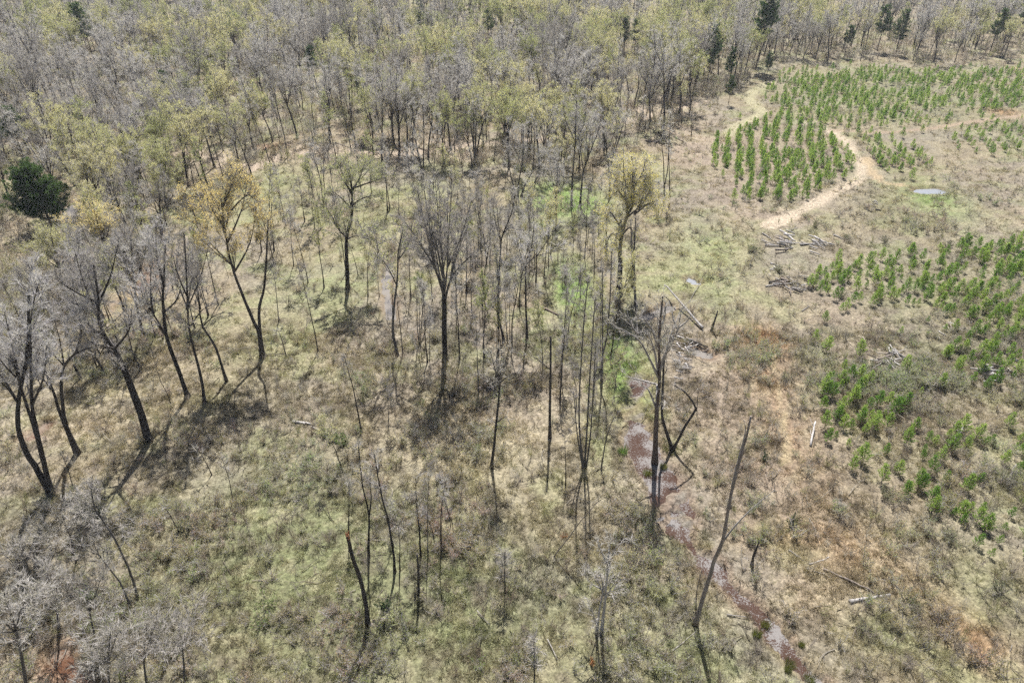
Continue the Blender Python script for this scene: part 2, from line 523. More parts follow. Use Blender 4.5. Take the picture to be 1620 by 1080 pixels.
def soil_tone(X, Y):
    X, Y = np.asarray(X, float), np.asarray(Y, float)
    n1, n2, n3 = fbm(X, Y, 9, 11), fbm(X, Y, 4.2, 23), fbm(X, Y, 1.7, 31)
    c = np.ones(X.shape + (3,)) * np.array(TAN)
    def mix(c, t, w):
        return c + (np.array(t) - c) * np.clip(w, 0, 1)[..., None]
    c = mix(c, LITTER, sstep(.42, .62, n1) * .8)
    c = mix(c, PALEG, sstep(.50, .66, n2) * .55)
    wob = 0.55 + 0.9 * n2
    for (px, py, rx, ry, t, s) in PATCHES:
        g = gnd(px, py)
        depth = g[1] * CP + CAM_H * SP
        ax = rx * depth / FPX
        ay = 0.5 * (gnd(px, py - ry)[1] - gnd(px, py + ry)[1])
        q = ((X - g[0]) / ax) ** 2 + ((Y - g[1]) / ay) ** 2
        c = mix(c, t, s * np.exp(-q * 1.1 * wob) * 1.15 * np.clip(0.45 + n3 * 1.1, 0, 1.2))
    c = mix(c, STRAW, sstep(.52, .68, n3) * .45)
    c = mix(c, DARKB, sstep(.56, .74, 1 - n3) * .45)
    for line, w, t in TRACKS:
        d = line_dist(X, Y, line) + (n2 - .5) * w * 1.5 + np.where(X < 45, 1, .2) * (n1 - .5) * w * 2.0
        c = mix(c, t, (1 - sstep(w * .6, w * 1.4, d)) * .9)
    bank = water_mask(X, Y, 0.5)
    c = mix(c, MUDR, bank * .35)
    c = mix(c, (0.23, 0.205, 0.18), water_mask(X, Y) * (.25 + .9 * sstep(.42, .6, n3)))
    return c * np.array([0.98, 1.0, 0.98])

def on_track(X, Y):
    m = np.zeros(np.shape(X))
    for line, w, t in TRACKS:
        d = line_dist(X, Y, line)
        m = np.maximum(m, (1 - sstep(w * .8, w * 1.3, d)) * (sstep(w * .12, w * .34, d) if w > 1.2 else 1))
    return m

# ------------------------------------------------------------------ ground sheet and water
def build_ground():
    ys = list(np.arange(-60, 14, 6.0))
    y = 14.0
    while y < 420:
        ys.append(y)
        y += max(0.28, 0.0064 * y)
    while y < 4000:
        ys.append(y)
        y *= 1.07
    ys = np.array(ys)
    us = np.linspace(-1.35, 1.35, 430)
    Yg, Ug = np.meshgrid(ys, us, indexing='ij')
    Xg = Ug * (np.maximum(Yg, 0) + 34)
    Z = ground_z(Xg, Yg)
    V = np.stack([Xg, Yg, Z], -1).reshape(-1, 3)
    nr, nc = Xg.shape
    i = np.arange(nr - 1)[:, None] * nc + np.arange(nc - 1)[None, :]
    i = i.ravel()
    T = np.concatenate([np.stack([i, i + 1, i + nc + 1], 1), np.stack([i, i + nc + 1, i + nc], 1)])
    g = Geo()
    g.add(V, T)
    me = g.mesh('ground', [ground_material()], smooth=True)
    tone = soil_tone(Xg, Yg).reshape(-1, 3)
    at = me.attributes.new('tone', 'FLOAT_COLOR', 'POINT')
    at.data.foreach_set('color', np.concatenate([tone, np.ones((len(tone), 1))], 1).astype(np.float32).ravel())
    o = link('ground', me)
    tag(o, 'tan and olive clearing floor of dry grass, leaf litter and bare soil', kind='structure')

M_WATER = water_material('creek_water', (0.066, 0.038, 0.027), (0.22, 0.205, 0.195), 0.515, 0.03)  # pale flecks are floating litter and painted sky glints both
M_WATER_RED = water_material('red_mud_water', (0.115, 0.058, 0.034), (0.22, 0.17, 0.13), 0.5, 0.08)
M_WATER_SKY = water_material('still_water', (0.10, 0.095, 0.095), (0.22, 0.2, 0.18), 0.46, 0.03)
M_WATER_PALE = water_material('painted_sky_water', (0.26, 0.27, 0.29), (0.3, 0.28, 0.25), 0.75, 0.05)  # pale sky reflection is painted into this base colour

def build_water():
    labels = {'creek': 'muddy red brown creek with floating leaf litter beside the tall snag', 'stream': 'rusty red muddy stream between the left trees',
              'pond': 'shallow still pond reflecting pale sky', 'puddle': 'small pale puddle in the grass'}
    for line, w, kind in WATERS:
        g = Geo()
        pts = np.array(line)
        n = len(pts)
        t = np.gradient(pts, axis=0)
        t /= np.linalg.norm(t, axis=1, keepdims=True)
        nrm = np.stack([-t[:, 1], t[:, 0]], 1)
        ww = (np.array(CREEK_W) if w is None else np.full(n, w)) * 2.0 + 1.2
        ext = pts.copy()
        ext[0] -= t[0] * ww[0]
        ext[-1] += t[-1] * ww[-1]
        A, B = ext + nrm * ww[:, None], ext - nrm * ww[:, None]
        V = np.stack([np.c_[A, np.full(n, WATER_Z)], np.c_[B, np.full(n, WATER_Z)]], 1).reshape(-1, 3)
        i = np.arange(n - 1) * 2
        g.add(V, np.concatenate([np.stack([i, i + 1, i + 3], 1), np.stack([i, i + 3, i + 2], 1)]))
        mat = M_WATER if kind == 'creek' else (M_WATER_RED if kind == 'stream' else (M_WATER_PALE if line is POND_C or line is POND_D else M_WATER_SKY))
        tag(link(kind, g.mesh(kind, [mat])), labels[kind], kind='structure')

build_ground()
build_water()

# ------------------------------------------------------------------ tree growing
def unit(v):
    return v / (np.linalg.norm(v) + 1e-9)

def catmull(P, per=4):
    P = np.asarray(P, float)
    if len(P) < 3:
        t = np.linspace(0, 1, per + 1)[:, None]
        return P[0] + (P[-1] - P[0]) * t
    Q = np.vstack([2 * P[0] - P[1], P, 2 * P[-1] - P[-2]])
    out = []
    for i in range(1, len(Q) - 2):
        p0, p1, p2, p3 = Q[i - 1], Q[i], Q[i + 1], Q[i + 2]
        for t in np.arange(per) / per:
            out.append(0.5 * (2 * p1 + (p2 - p0) * t + (2 * p0 - 5 * p1 + 4 * p2 - p3) * t * t + (3 * p1 - p0 - 3 * p2 + p3) * t ** 3))
    out.append(Q[-2])
    return np.array(out)

def wander(p, d, L, n, rng, up=0.08, wob=0.16):
    P = [np.array(p, float)]
    d = unit(d)
    for _ in range(n):
        P.append(P[-1] + d * L / n)
        d = unit(d + rng.normal(size=3) * wob + np.array([0, 0, up]))
    return np.array(P)

def side_dir(d, ang, rng, flat=0.0):
    d = unit(d)
    r = unit(np.cross(d, rng.normal(size=3)))
    v = d * math.cos(ang) + r * math.sin(ang)
    v[2] += flat
    return unit(v)

def sample_path(P, t):
    s = t * (len(P) - 1)
    i = min(int(s), len(P) - 2)
    f = s - i
    return P[i] * (1 - f) + P[i + 1] * f, unit(P[i + 1] - P[i])

def b_norm(D):
    return D / (np.linalg.norm(D, axis=-1, keepdims=True) + 1e-9)

def b_wander(P, D, L, n, rng, up, wob):
    out = [P]
    D = b_norm(D)
    for _ in range(n):
        out.append(out[-1] + D * (L / n)[:, None])
        D = b_norm(D + rng.normal(size=D.shape) * wob + np.array([0, 0, up]))
    return np.stack(out, 1)

def b_side(D, ang, rng, lift_=0.0):
    R = b_norm(np.cross(D, rng.normal(size=D.shape)))
    V = D * np.cos(ang)[:, None] + R * np.sin(ang)[:, None]
    V[:, 2] += lift_
    return b_norm(V)

def b_sample(Q, i, t):
    """points and directions at t (0..1) on the paths Q[i]"""
    n = Q.shape[1] - 1
    s_ = np.clip(t, 0, 0.9999) * n
    k = s_.astype(int)
    f = (s_ - k)[:, None]
    A, B = Q[i, k], Q[i, k + 1]
    return A * (1 - f) + B * f, b_norm(B - A)

def b_tubes(g, Q, R0, R1, k, m):
    """many small tubes at once"""
    N, n = Q.shape[0], Q.shape[1]
    if N == 0:
        return
    T = b_norm(np.gradient(Q, axis=1))
    ref = np.where((np.abs(T.mean(1))[:, 2] > .8)[:, None], np.array([1., 0, 0]), np.array([0, 0, 1.]))[:, None, :]
    U = b_norm(np.cross(T, np.broadcast_to(ref, T.shape)))
    W = np.cross(T, U)
    R = R0[:, None] + (R1 - R0)[:, None] * np.linspace(0, 1, n)[None, :]
    an = np.arange(k) / k * 2 * np.pi
    V = Q[:, :, None, :] + R[:, :, None, None] * (np.cos(an)[None, None, :, None] * U[:, :, None, :] + np.sin(an)[None, None, :, None] * W[:, :, None, :])
    o = np.arange(N)[:, None, None] * (n * k) + np.arange(n - 1)[None, :, None] * k
    j = np.arange(k)[None, None, :]
    j2 = (j + 1) % k
    A, B, C, D = (o + j).ravel(), (o + j2).ravel(), (o + k + j2).ravel(), (o + k + j).ravel()
    g.add(V.reshape(-1, 3), np.concatenate([np.stack([A, B, C], 1), np.stack([A, C, D], 1)]), m)

def foliage(rng, g, limbs, size=3.0, dens=1.0, twigs=11, twig_len=(0.35, 0.85), tw_w=0.022, buds=0, bud_size=0.10, start=0.25,
            up=0.10, angle=(0.45, 0.95), droop=0.0, l3=1.7):
    """limbs: list of (path, radius). Fills g with material 0 = branch wood, 1 = twig, 2 = bud."""
    p2, d2, l2, r2 = [], [], [], []
    TP, TD = [], []
    for P, r in limbs:
        L = np.sum(np.linalg.norm(np.diff(P, axis=0), axis=1))
        n2 = max(2, int(L * 1.15 * dens + rng.uniform(0, 1.5)))
        for k in range(n2):
            t = start + (1 - start) * ((k + rng.uniform(0.1, 0.9)) / n2)
            p, d = sample_path(P, min(t, .999))
            l = size * rng.uniform(0.55, 1.1) * (1.08 - 0.55 * t)
            p2.append(p)
            d2.append(d)
            l2.append(l)
            r2.append(max(0.016, min(r * 0.42, 0.012 + 0.013 * l)))
        e = unit(P[-1] - P[-2])
        for _ in range(int(twigs * 1.2)):
            TP.append(P[-1])
            TD.append(e)
    p2, d2, l2, r2 = np.array(p2), np.array(d2), np.array(l2), np.array(r2)
    Q = b_wander(p2, b_side(d2, rng.uniform(angle[0], angle[1], len(p2)), rng, .1), l2, 4, rng, up, .17)
    b_tubes(g, Q, r2, r2 * .35, 4, 0)
    n3 = np.maximum(2, (l2 * l3).astype(int))
    i3 = np.repeat(np.arange(len(p2)), n3)
    u = 0.2 + 0.8 * rng.random(len(i3))
    q, dq = b_sample(Q, i3, u)
    l3_ = l2[i3] * rng.uniform(.28, .5, len(i3)) * (1.15 - .5 * u)
    S = b_wander(q, b_side(dq, rng.uniform(.4, .95, len(i3)), rng, .05), l3_, 3, rng, up, .2)
    b_tubes(g, S, np.maximum(.011, r2[i3] * .45), np.full(len(i3), .008), 3, 1)
    it = np.repeat(np.arange(len(i3)), twigs)
    tp, td = b_sample(S, it, rng.uniform(.1, 1, len(it)))
    TP = np.concatenate([np.array(TP).reshape(-1, 3), tp])
    TD = np.concatenate([np.array(TD).reshape(-1, 3), td])
    n = len(TP)
    D = b_norm(TD + rng.normal(size=(n, 3)) * 0.55 + np.array([0, 0, up - droop]))
    Lt = rng.uniform(twig_len[0], twig_len[1], n)
    g.slivers(TP, D, Lt, tw_w * rng.uniform(0.7, 1.4, n), 1, rng)
    if buds:
        k = rng.integers(0, n, int(buds * n))
        BP = TP[k] + D[k] * (Lt[k] * rng.uniform(0.3, 1.05, len(k)))[:, None]
        g.leaves(BP, bud_size * rng.uniform(0.6, 1.4, len(k)), 2, rng)

def flare(P, r0, r1, k=1.6):
    t = np.linspace(0, 1, len(P))
    R = r0 + (r1 - r0) * t ** 0.8
    R[0] *= k
    if len(P) > 2:
        R[1] *= 1.08
    return R

def make_hardwood(rng, ht, kind):
    """kind: 'broad' (forked, spreading) or 'pole' (slender, straight); returns trunk Geo, crown limbs"""
    tr = Geo()
    limbs = []
    if kind == 'broad':
        fork = ht * rng.uniform(0.28, 0.48)
        r0 = ht * 0.0125
        T = wander((0, 0, -0.3), (rng.normal() * .06, rng.normal() * .06, 1), fork + .3, 6, rng, 0.05, 0.05)
        tr.tube(T, flare(T, r0, r0 * 0.72), 8, 0)
        n = rng.integers(3, 6)
        a0 = rng.uniform(0, 6.28)
        for k in range(n):
            a = a0 + k * 6.283 / n + rng.normal() * .25
            tilt = rng.uniform(0.22, 0.62) if k else 0.08
            L = (ht - fork) * rng.uniform(0.82, 1.05)
            P = wander(T[-1] - [0, 0, 0.15], (math.cos(a) * math.sin(tilt), math.sin(a) * math.sin(tilt), math.cos(tilt)), L, 7, rng, 0.045, 0.11)
            r1 = r0 * rng.uniform(0.38, 0.55)
            tr.tube(P, np.linspace(r1, 0.02, 8), 6, 0)
            limbs.append((P, r1))
            for _ in range(rng.integers(1, 4)):
                t = rng.uniform(0.15, 0.5)
                p, d = sample_path(P, t)
                Q = wander(p, side_dir(d, rng.uniform(.4, .8), rng), L * rng.uniform(.35, .6), 5, rng, 0.07, 0.13)
                tr.tube(Q, np.linspace(r1 * .55, 0.018, 6), 5, 0)
                limbs.append((Q, r1 * .55))
    else:
        r0 = ht * rng.uniform(0.0062, 0.0092)
        T = wander((0, 0, -0.3), (rng.normal() * .05, rng.normal() * .05, 1), ht + .3, 11, rng, 0.05, 0.045)
        tr.tube(T, flare(T, r0, 0.02, 1.4), 6, 0)
        n = rng.integers(7, 12)
        c0 = rng.uniform(0.38, 0.55)
        limbs.append((T[len(T) * 6 // 10:], r0 * .4))
        for k in range(n):
            t = c0 + (0.97 - c0) * k / n
            p, d = sample_path(T, t)
            Q = wander(p, side_dir(d, rng.uniform(.45, .9), rng, .2), ht * rng.uniform(.10, .19) * (1.2 - .6 * t), 5, rng, 0.12, 0.13)
            tr.tube(Q, np.linspace(r0 * .32, 0.014, 6), 4, 0)
            limbs.append((Q, r0 * .32))
    return tr, limbs

VARIANTS = {}
def add_variant(key, trunk_me, crown_me, ht):
    VARIANTS.setdefault(key, []).append((trunk_me, crown_me, ht))

def build_variants():
    rng = np.random.default_rng(101)
    for i in range(6):
        ht = rng.uniform(17, 21)
        tr, limbs = make_hardwood(rng, ht, 'broad')
        g = Geo()
        foliage(rng, g, limbs, 3.0, 0.75, 11, (0.5, 1.15), 0.04, l3=2.1)
        add_variant('bare_broad', tr.mesh('trunk', [M_BARK]), g.mesh('crown', [M_LIMB, M_TWIG]), ht)
    for i in range(6):
        ht = rng.uniform(15, 19)
        tr, limbs = make_hardwood(rng, ht, 'pole')
        g = Geo()
        foliage(rng, g, limbs, 1.9, 1.2, 10, (0.45, 1.05), 0.038, l3=2.1)
        add_variant('bare_pole', tr.mesh('trunk', [M_BARK]), g.mesh('crown', [M_LIMB, M_TWIG]), ht)
    for i in range(5):
        ht = rng.uniform(16, 20)
        tr, limbs = make_hardwood(rng, ht, 'broad')
        g = Geo()
        foliage(rng, g, limbs, 3.0, 0.7, 9, (0.5, 1.0), 0.034, buds=4.0, bud_size=0.145, l3=2.0)
        add_variant('leaf_broad', tr.mesh('trunk', [M_BARK]), g.mesh('crown', [M_LIMB, M_TWIG, M_BUD_GRN]), ht)
    for i in range(4):
        ht = rng.uniform(14, 17)
        tr, limbs = make_hardwood(rng, ht, 'pole')
        g = Geo()
        foliage(rng, g, limbs, 1.9, 1.1, 8, (0.4, 0.9), 0.034, buds=3.8, bud_size=0.14, l3=2.0)
        add_variant('leaf_pole', tr.mesh('trunk', [M_BARK]), g.mesh('crown', [M_LIMB, M_TWIG, M_BUD_GRN]), ht)
    for i in range(3):                                   # tall pines
        ht = rng.uniform(20, 23)
        tr, g = Geo(), Geo()
        T = wander((0, 0, -.3), (rng.normal() * .03, rng.normal() * .03, 1), ht, 10, rng, .03, .03)
        tr.tube(T, flare(T, .22, .05, 1.4), 8, 0)
        pine_crown(rng, g, T, ht, (0.34, 0.42, 0.5)[i], 4.8)
        add_variant('pine', tr.mesh('trunk', [M_BARK_RED]), g.mesh('crown', [M_BARK_RED, M_NEEDLE]), ht)
    ht = 11.0
    tr, g = Geo(), Geo()
    T = wander((0, 0, -.3), (.04, .0, 1), ht, 10, rng, .03, .04)
    tr.tube(T, flare(T, .22, .05, 1.4), 8, 0)
    pine_crown(rng, g, T, ht, .2, 5.2)
    pine_crown(rng, g, T, ht, .3, 4.6)
    add_variant('round_pine', tr.mesh('trunk', [M_BARK_RED]), g.mesh('crown', [M_BARK_RED, M_NEEDLE]), ht)
    for i in range(6):                                   # planted pine saplings
        ht = rng.uniform(2.3, 3.2)
        tr, g = Geo(), Geo()
        T = wander((0, 0, -.15), (rng.normal() * .05, rng.normal() * .05, 1), ht, 5, rng, .03, .03)
        tr.tube(T, flare(T, .035, .012, 1.3), 5, 0)
        TP, TD = [], []
        for lev in np.linspace(.16, .93, 7):
            p, d = sample_path(T, lev)
            nb = rng.integers(4, 7)
            a0 = rng.uniform(0, 6.28)
            for b in range(nb):
                a = a0 + b * 6.283 / nb + rng.normal() * .2
                L = (1.02 - lev) * ht * rng.uniform(.25, .44) + .14
                Q = wander(p, (math.cos(a), math.sin(a), rng.uniform(.35, .8)), L, 3, rng, .22, .08)
                g.tube(Q, np.linspace(.014, .007, 4), 3, 0, cap=False)
                for tt in np.linspace(.3, 1, 3 + int(L * 5)):
                    q, dq = sample_path(Q, tt)
                    for _ in range(7):
                        TP.append(q)
                        TD.append(unit(dq * .8 + np.array([0, 0, .4]) + rng.normal(size=3) * .6))
        for _ in range(30):
            p, d = sample_path(T, rng.uniform(.85, 1))
            TP.append(p)
            TD.append(unit(d * .9 + rng.normal(size=3) * .45))
        TP, TD = np.array(TP), np.array(TD)
        g.slivers(TP, TD, rng.uniform(.18, .34, len(TP)), rng.uniform(.03, .055, len(TP)), 1, rng)
        add_variant('sapling', tr.mesh('trunk', [M_BARK_RED]), g.mesh('crown', [M_BARK_RED, M_NEEDLE_Y]), ht)

def pine_crown(rng, g, T, ht, c0, spread):
    TP, TD = [], []
    for lev in np.linspace(c0, .98, 17):
        p, d = sample_path(T, lev)
        for b in range(rng.integers(3, 6)):
            a = rng.uniform(0, 6.28)
            f = (lev - c0) / (1 - c0)
            L = spread * (1.1 - .75 * f) * rng.uniform(.55, 1.1) * (0.6 + 1.2 * min(f * 2.5, .4))
            Q = wander(p, (math.cos(a), math.sin(a), rng.uniform(.1, .55)), L, 5, rng, .1, .14)
            g.tube(Q, np.linspace(.06, .02, 6), 4, 0, cap=False)
            for _ in range(6 + int(L * 4.0)):
                q, dq = sample_path(Q, rng.uniform(.35, 1))
                c = q + rng.normal(size=3) * .3
                for _ in range(22):
                    v = unit(rng.normal(size=3) + dq * .5 + np.array([0, 0, .35]))
                    TP.append(c + v * .05)
                    TD.append(v)
    TP, TD = np.array(TP), np.array(TD)
    g.slivers(TP, TD, rng.uniform(.3, .55, len(TP)), rng.uniform(.06, .11, len(TP)), 1, rng)

build_variants()

def place_tree(name, key, i, X, Y, sc, rz, label, cat, group, z=None):
    tm, cm, ht = VARIANTS[key][i % len(VARIANTS[key])]
    root = link(name, None, None, (X, Y, float(ground_z(X, Y)) if z is None else z), rz, sc)
    tag(root, label, cat, group)
    link('trunk', tm, root)
    link('crown', cm, root)
    return root

# ------------------------------------------------------------------ woodland
FOREST = [(-900, 700), (-60, 640), (0, 600), (60, 545), (120, 500), (200, 440), (300, 372), (380, 310), (420, 270), (480, 252), (560, 262), (640, 258), (720, 262), (800, 270), (870, 285), (950, 275), (1010, 240), (1060, 205), (1110, 180),
          (1160, 150), (1188, 118), (1240, 100), (1350, 96), (1500, 100), (1650, 92), (2400, 60), (2400, -250), (-900, -250)]
ZONES = [(110, 'along the left edge'), (330, 'beyond the dark round pine'), (520, 'left of sandy creek bed'), (700, 'behind the sandy creek bed'),
         (880, 'above the middle clearing'), (1040, 'behind the golden willow'), (1180, 'beside the grassy track'), (1380, 'behind the sapling rows'), (9999, 'behind the far right saplings')]

PINES = [((150, 98), 6, 1.2, 'dark pine rising above the wood at upper left'), ((272, 175), 112, 1.1, 'bright pine in the middle of the left wood'), ((8, 245), 162, 1.4, 'dark pine at the left edge above the round pine'), ((38, 250), 168, 1.2, 'second dark pine right of the left edge pine'),
                                    ((500, 135), 74, 1.0, 'small pine above the sandy creek bed'), ((575, 170), 110, .9, 'slim pine left of the creek bed trees'), ((774, 70), 14, 1.1, 'small dark pine at top centre'), ((606, 190), 130, .8, 'slim green pine behind the sandy creek bed'),
                                    ((985, 85), 25, 1.0, 'left of two dark pines at top right of centre'), ((1003, 88), 30, 1.0, 'right of two dark pines at top right of centre'), ((1195, 110), -12, 1.0, 'tallest pine beside the grassy track'), ((1118, 130), 38, 1.0, 'dark pine left of the grassy track'),
                                    ((1148, 140), 75, .8, 'slim pine by the start of the track'), ((1212, 128), 85, 1.0, 'dark low pine at the bend of the track'), ((1418, 85), 15, 1.1, 'pine behind the middle of the sapling field'), ((1388, 80), 8, 1.2, 'broad pine left of the sapling field pine'),
                                    ((1335, 90), 40, 1.1, 'dark pine among leaning trunks at upper right'), ((1610, 60), -5, 1.3, 'dark pine at the top right corner'), ((1565, 85), 15, 1.0, 'pine near the right edge of the wood'), ((1152, 165), 120, .9, 'small dark cedar at the wood edge'), ((668, 60), -5, 1.0, 'dark pine top at upper centre')]

def woodland():
    rng = np.random.default_rng(55)
    cand = []
    # dart throwing on the ground with a spacing of about five metres
    cell = {}
    Ya = 80 + 390 * rng.random(60000) ** 0.85
    Xa = rng.uniform(-1, 1, 60000) * ((Ya * CP + CAM_H * SP) * 0.80 + 12)
    pxa, pya = to_px(Xa, Ya)
    ok_ = in_poly(pxa, pya, FOREST) & ~((pxa < 175) & (pya > 345) & (pya < 500) & (Ya < 155)) & (on_track(Xa, Ya) < .3) & (water_mask(Xa, Ya) < .2)
    for (bx_, by_), t_, w_, _l in PINES:
        ok_ &= ~((np.abs(pxa - bx_) < 17 * w_) & (pya > by_ - 6) & (pya < by_ + 62))
    gapa = 2.9 + 2.8 * vnoise(Xa, Ya, 30, 3) + np.where(Ya > 250, 1.0, 0)
    for X, Y, px, py, gap in zip(Xa[ok_].tolist(), Ya[ok_].tolist(), pxa[ok_].tolist(), pya[ok_].tolist(), gapa[ok_].tolist()):
        k = (int(X // 7), int(Y // 7))
        if any((x2 - X) ** 2 + (y2 - Y) ** 2 < gap * gap for a in (-1, 0, 1) for b in (-1, 0, 1) for (x2, y2) in cell.get((k[0] + a, k[1] + b), ())):
            continue
        cell.setdefault(k, []).append((X, Y))
        cand.append((X, Y, px, py))
    cand.sort(key=lambda c: c[1])
    counts = {'bare': 0, 'leaf': 0}
    rest = []
    zc = ground_z(np.array([c[0] for c in cand]), np.array([c[1] for c in cand])).tolist()
    for ci, (X, Y, px, py) in enumerate(cand):
        leafy = 0.75 * fbm(X, Y, 24, 41, 2) + 0.36 * rng.random() + (0.0 if Y > 220 else -0.015)
        fam = 'leaf' if leafy > 0.57 else 'bare'
        pole = rng.random() < (0.5 if fam == 'bare' else 0.35)
        key = fam + ('_pole' if pole else '_broad')
        i = int(rng.integers(0, 50))
        sc = rng.uniform(0.6, 1.06) * (0.92 if px > 1150 else 1.0) * (1.0 if pole else rng.uniform(.85, 1.0))
        rz = rng.uniform(0, 6.28)
        if counts[fam] < 300 and Y < 380:
            counts[fam] += 1
            place = ZONES[min(int(np.searchsorted([z_[0] for z_ in ZONES], px)), len(ZONES) - 1)][1]
            depth = 'front' if Y < 125 else ('second' if Y < 155 else ('third' if Y < 190 else ('fourth' if Y < 230 else 'rearmost')))
            form = 'slender' if pole else 'spreading'
            lab = f"{form} {'bare grey' if fam == 'bare' else 'yellow green'} tree, {depth} rank of wood {place}"
            place_tree('bare_tree' if fam == 'bare' else 'budding_tree', key, i, X, Y, sc, rz, lab, 'tree',
                       f"{form} {'bare' if fam == 'bare' else 'budding'} trees, {depth} rank of the wood {place}", z=zc[ci])
        else:
            rest.append((X, Y, key, i, sc, rz))
    return rest

FAR_TREES = woodland()

# ------------------------------------------------------------------ stuff: scattered growth that nobody could count
PROTO = {}
def proto_collection(key, meshes):
    c = bpy.data.collections.new('kinds_of_' + key)
    for k, me in enumerate(meshes):
        o = bpy.data.objects.new(f'{key}_{k:02d}', me)
        c.objects.link(o)
    PROTO[key] = (c, len(meshes))
    return c

def scatter(name, label, key, P, sc, rot, idx, tint):
    n = len(P)
    me = bpy.data.meshes.new(name)
    me.vertices.add(n)
    me.vertices.foreach_set('co', np.asarray(P, np.float32).ravel())
    def attr(nm, ty, field, data):
        a = me.attributes.new(nm, ty, 'POINT')
        a.data.foreach_set(field, np.ascontiguousarray(data).ravel())
    attr('size', 'FLOAT_VECTOR', 'vector', np.asarray(sc, np.float32))
    attr('turn', 'FLOAT_VECTOR', 'vector', np.asarray(rot, np.float32))
    attr('pick', 'INT', 'value', np.asarray(idx, np.int32))
    attr('tint', 'FLOAT_COLOR', 'color', np.c_[tint, np.ones(n)].astype(np.float32))
    o = link(name, me)
    tag(o, label, kind='stuff')
    ng = bpy.data.node_groups.new('scatter_' + name, 'GeometryNodeTree')
    ng.interface.new_socket('Geometry', in_out='INPUT', socket_type='NodeSocketGeometry')
    ng.interface.new_socket('Geometry', in_out='OUTPUT', socket_type='NodeSocketGeometry')
    N, L = ng.nodes.new, ng.links.new
    gi, go = N('NodeGroupInput'), N('NodeGroupOutput')
    iop = N('GeometryNodeInstanceOnPoints')
    ci = N('GeometryNodeCollectionInfo')
    ci.inputs['Collection'].default_value = PROTO[key][0]
    ci.inputs['Separate Children'].default_value = True
    ci.inputs['Reset Children'].default_value = True
    def named(nm, ty):
        a = N('GeometryNodeInputNamedAttribute')
        a.data_type = ty
        a.inputs['Name'].default_value = nm
        return a.outputs['Attribute']
    L(gi.outputs[0], iop.inputs['Points'])
    L(ci.outputs[0], iop.inputs['Instance'])
    iop.inputs['Pick Instance'].default_value = True
    L(named('pick', 'INT'), iop.inputs['Instance Index'])
    er = N('FunctionNodeEulerToRotation')
    L(named('turn', 'FLOAT_VECTOR'), er.inputs[0])
    L(er.outputs[0], iop.inputs['Rotation'])
    L(named('size', 'FLOAT_VECTOR'), iop.inputs['Scale'])
    L(iop.outputs[0], go.inputs[0])
    md = o.modifiers.new('scatter', 'NODES')
    md.node_group = ng
    return o

def build_protos():
    rng = np.random.default_rng(77)
    ms = []
    for k in range(5):                                    # dry grass tuft, about 0.5 m
        g = Geo()
        n = 34
        a = rng.uniform(0, 6.28, n)
        r = rng.uniform(0, .22, n)
        P = np.stack([np.cos(a) * r, np.sin(a) * r, np.full(n, -.04)], 1)
        D = np.stack([np.cos(a) * rng.uniform(.1, 1.0, n), np.sin(a) * rng.uniform(.1, 1.0, n), np.full(n, 1.0)], 1)
        D /= np.linalg.norm(D, axis=1, keepdims=True)
        g.slivers(P, D, rng.uniform(.25, .65, n), rng.uniform(.02, .045, n), 0, rng)
        ms.append(g.mesh('grass_tuft', [M_TINT]))
    proto_collection('grass', ms)
    ms = []
    for k in range(6):                                    # leafy brush, about 1.2 m
        g = Geo()
        limbs = []
        for s in range(rng.integers(5, 9)):
            a = rng.uniform(0, 6.28)
            P = wander((rng.normal() * .12, rng.normal() * .12, -.05), (math.cos(a) * .5, math.sin(a) * .5, 1), rng.uniform(.7, 1.3), 4, rng, .05, .15)
            g.tube(P, np.linspace(.014, .006, 5), 3, 0, cap=False)
            limbs.append(P)
        TP, TD = [], []
        for P in limbs:
            for _ in range(22):
                p, d = sample_path(P, rng.uniform(.2, 1))
                TP.append(p)
                TD.append(unit(d + rng.normal(size=3) * .7))
        TP, TD = np.array(TP), np.array(TD)
        Lt = rng.uniform(.15, .5, len(TP))
        g.slivers(TP, TD, Lt, .016, 0, rng)
        kk = rng.integers(0, len(TP), 200)
        g.leaves(TP[kk] + TD[kk] * (Lt[kk] * rng.uniform(.2, 1, 200))[:, None], rng.uniform(.05, .10, 200), 1, rng)
        ms.append(g.mesh('brush', [M_TWIG, M_TINT]))
    proto_collection('brush', ms)
    ms = []
    for k in range(5):                                    # bare twiggy scrub, about 1.5 m
        g = Geo()
        TP, TD = [], []
        for s in range(rng.integers(5, 9)):
            a = rng.uniform(0, 6.28)
            P = wander((rng.normal() * .1, rng.normal() * .1, -.05), (math.cos(a) * .4, math.sin(a) * .4, 1), rng.uniform(.9, 1.7), 5, rng, .05, .13)
            g.tube(P, np.linspace(.016, .006, 6), 3, 0, cap=False)
            for _ in range(26):
                p, d = sample_path(P, rng.uniform(.25, 1))
                TP.append(p)
                TD.append(unit(d + rng.normal(size=3) * .6))
        TP, TD = np.array(TP), np.array(TD)
        g.slivers(TP, TD, rng.uniform(.2, .6, len(TP)), .016, 0, rng)
        ms.append(g.mesh('scrub', [M_TINT]))
    proto_collection('scrub', ms)
    ms = []
    for k in range(5):                                    # fallen sticks
        g = Geo()
        P = wander((0, 0, .06), (1, 0, .05), rng.uniform(1.2, 2.6), 5, rng, 0, .15)
        g.tube(P, np.linspace(.04, .012, 6), 4, 0)
        for _ in range(5):
            p, d = sample_path(P, rng.uniform(.3, 1))
            Q = wander(p, side_dir(d, .7, rng), rng.uniform(.3, .9), 3, rng, 0, .2)
            g.tube(Q, np.linspace(.018, .006, 4), 3, 0)
        ms.append(g.mesh('stick', [M_TINT]))
    proto_collection('sticks', ms)
    for key in ('bare_broad', 'bare_pole', 'leaf_broad', 'leaf_pole'):
        pass

build_protos()

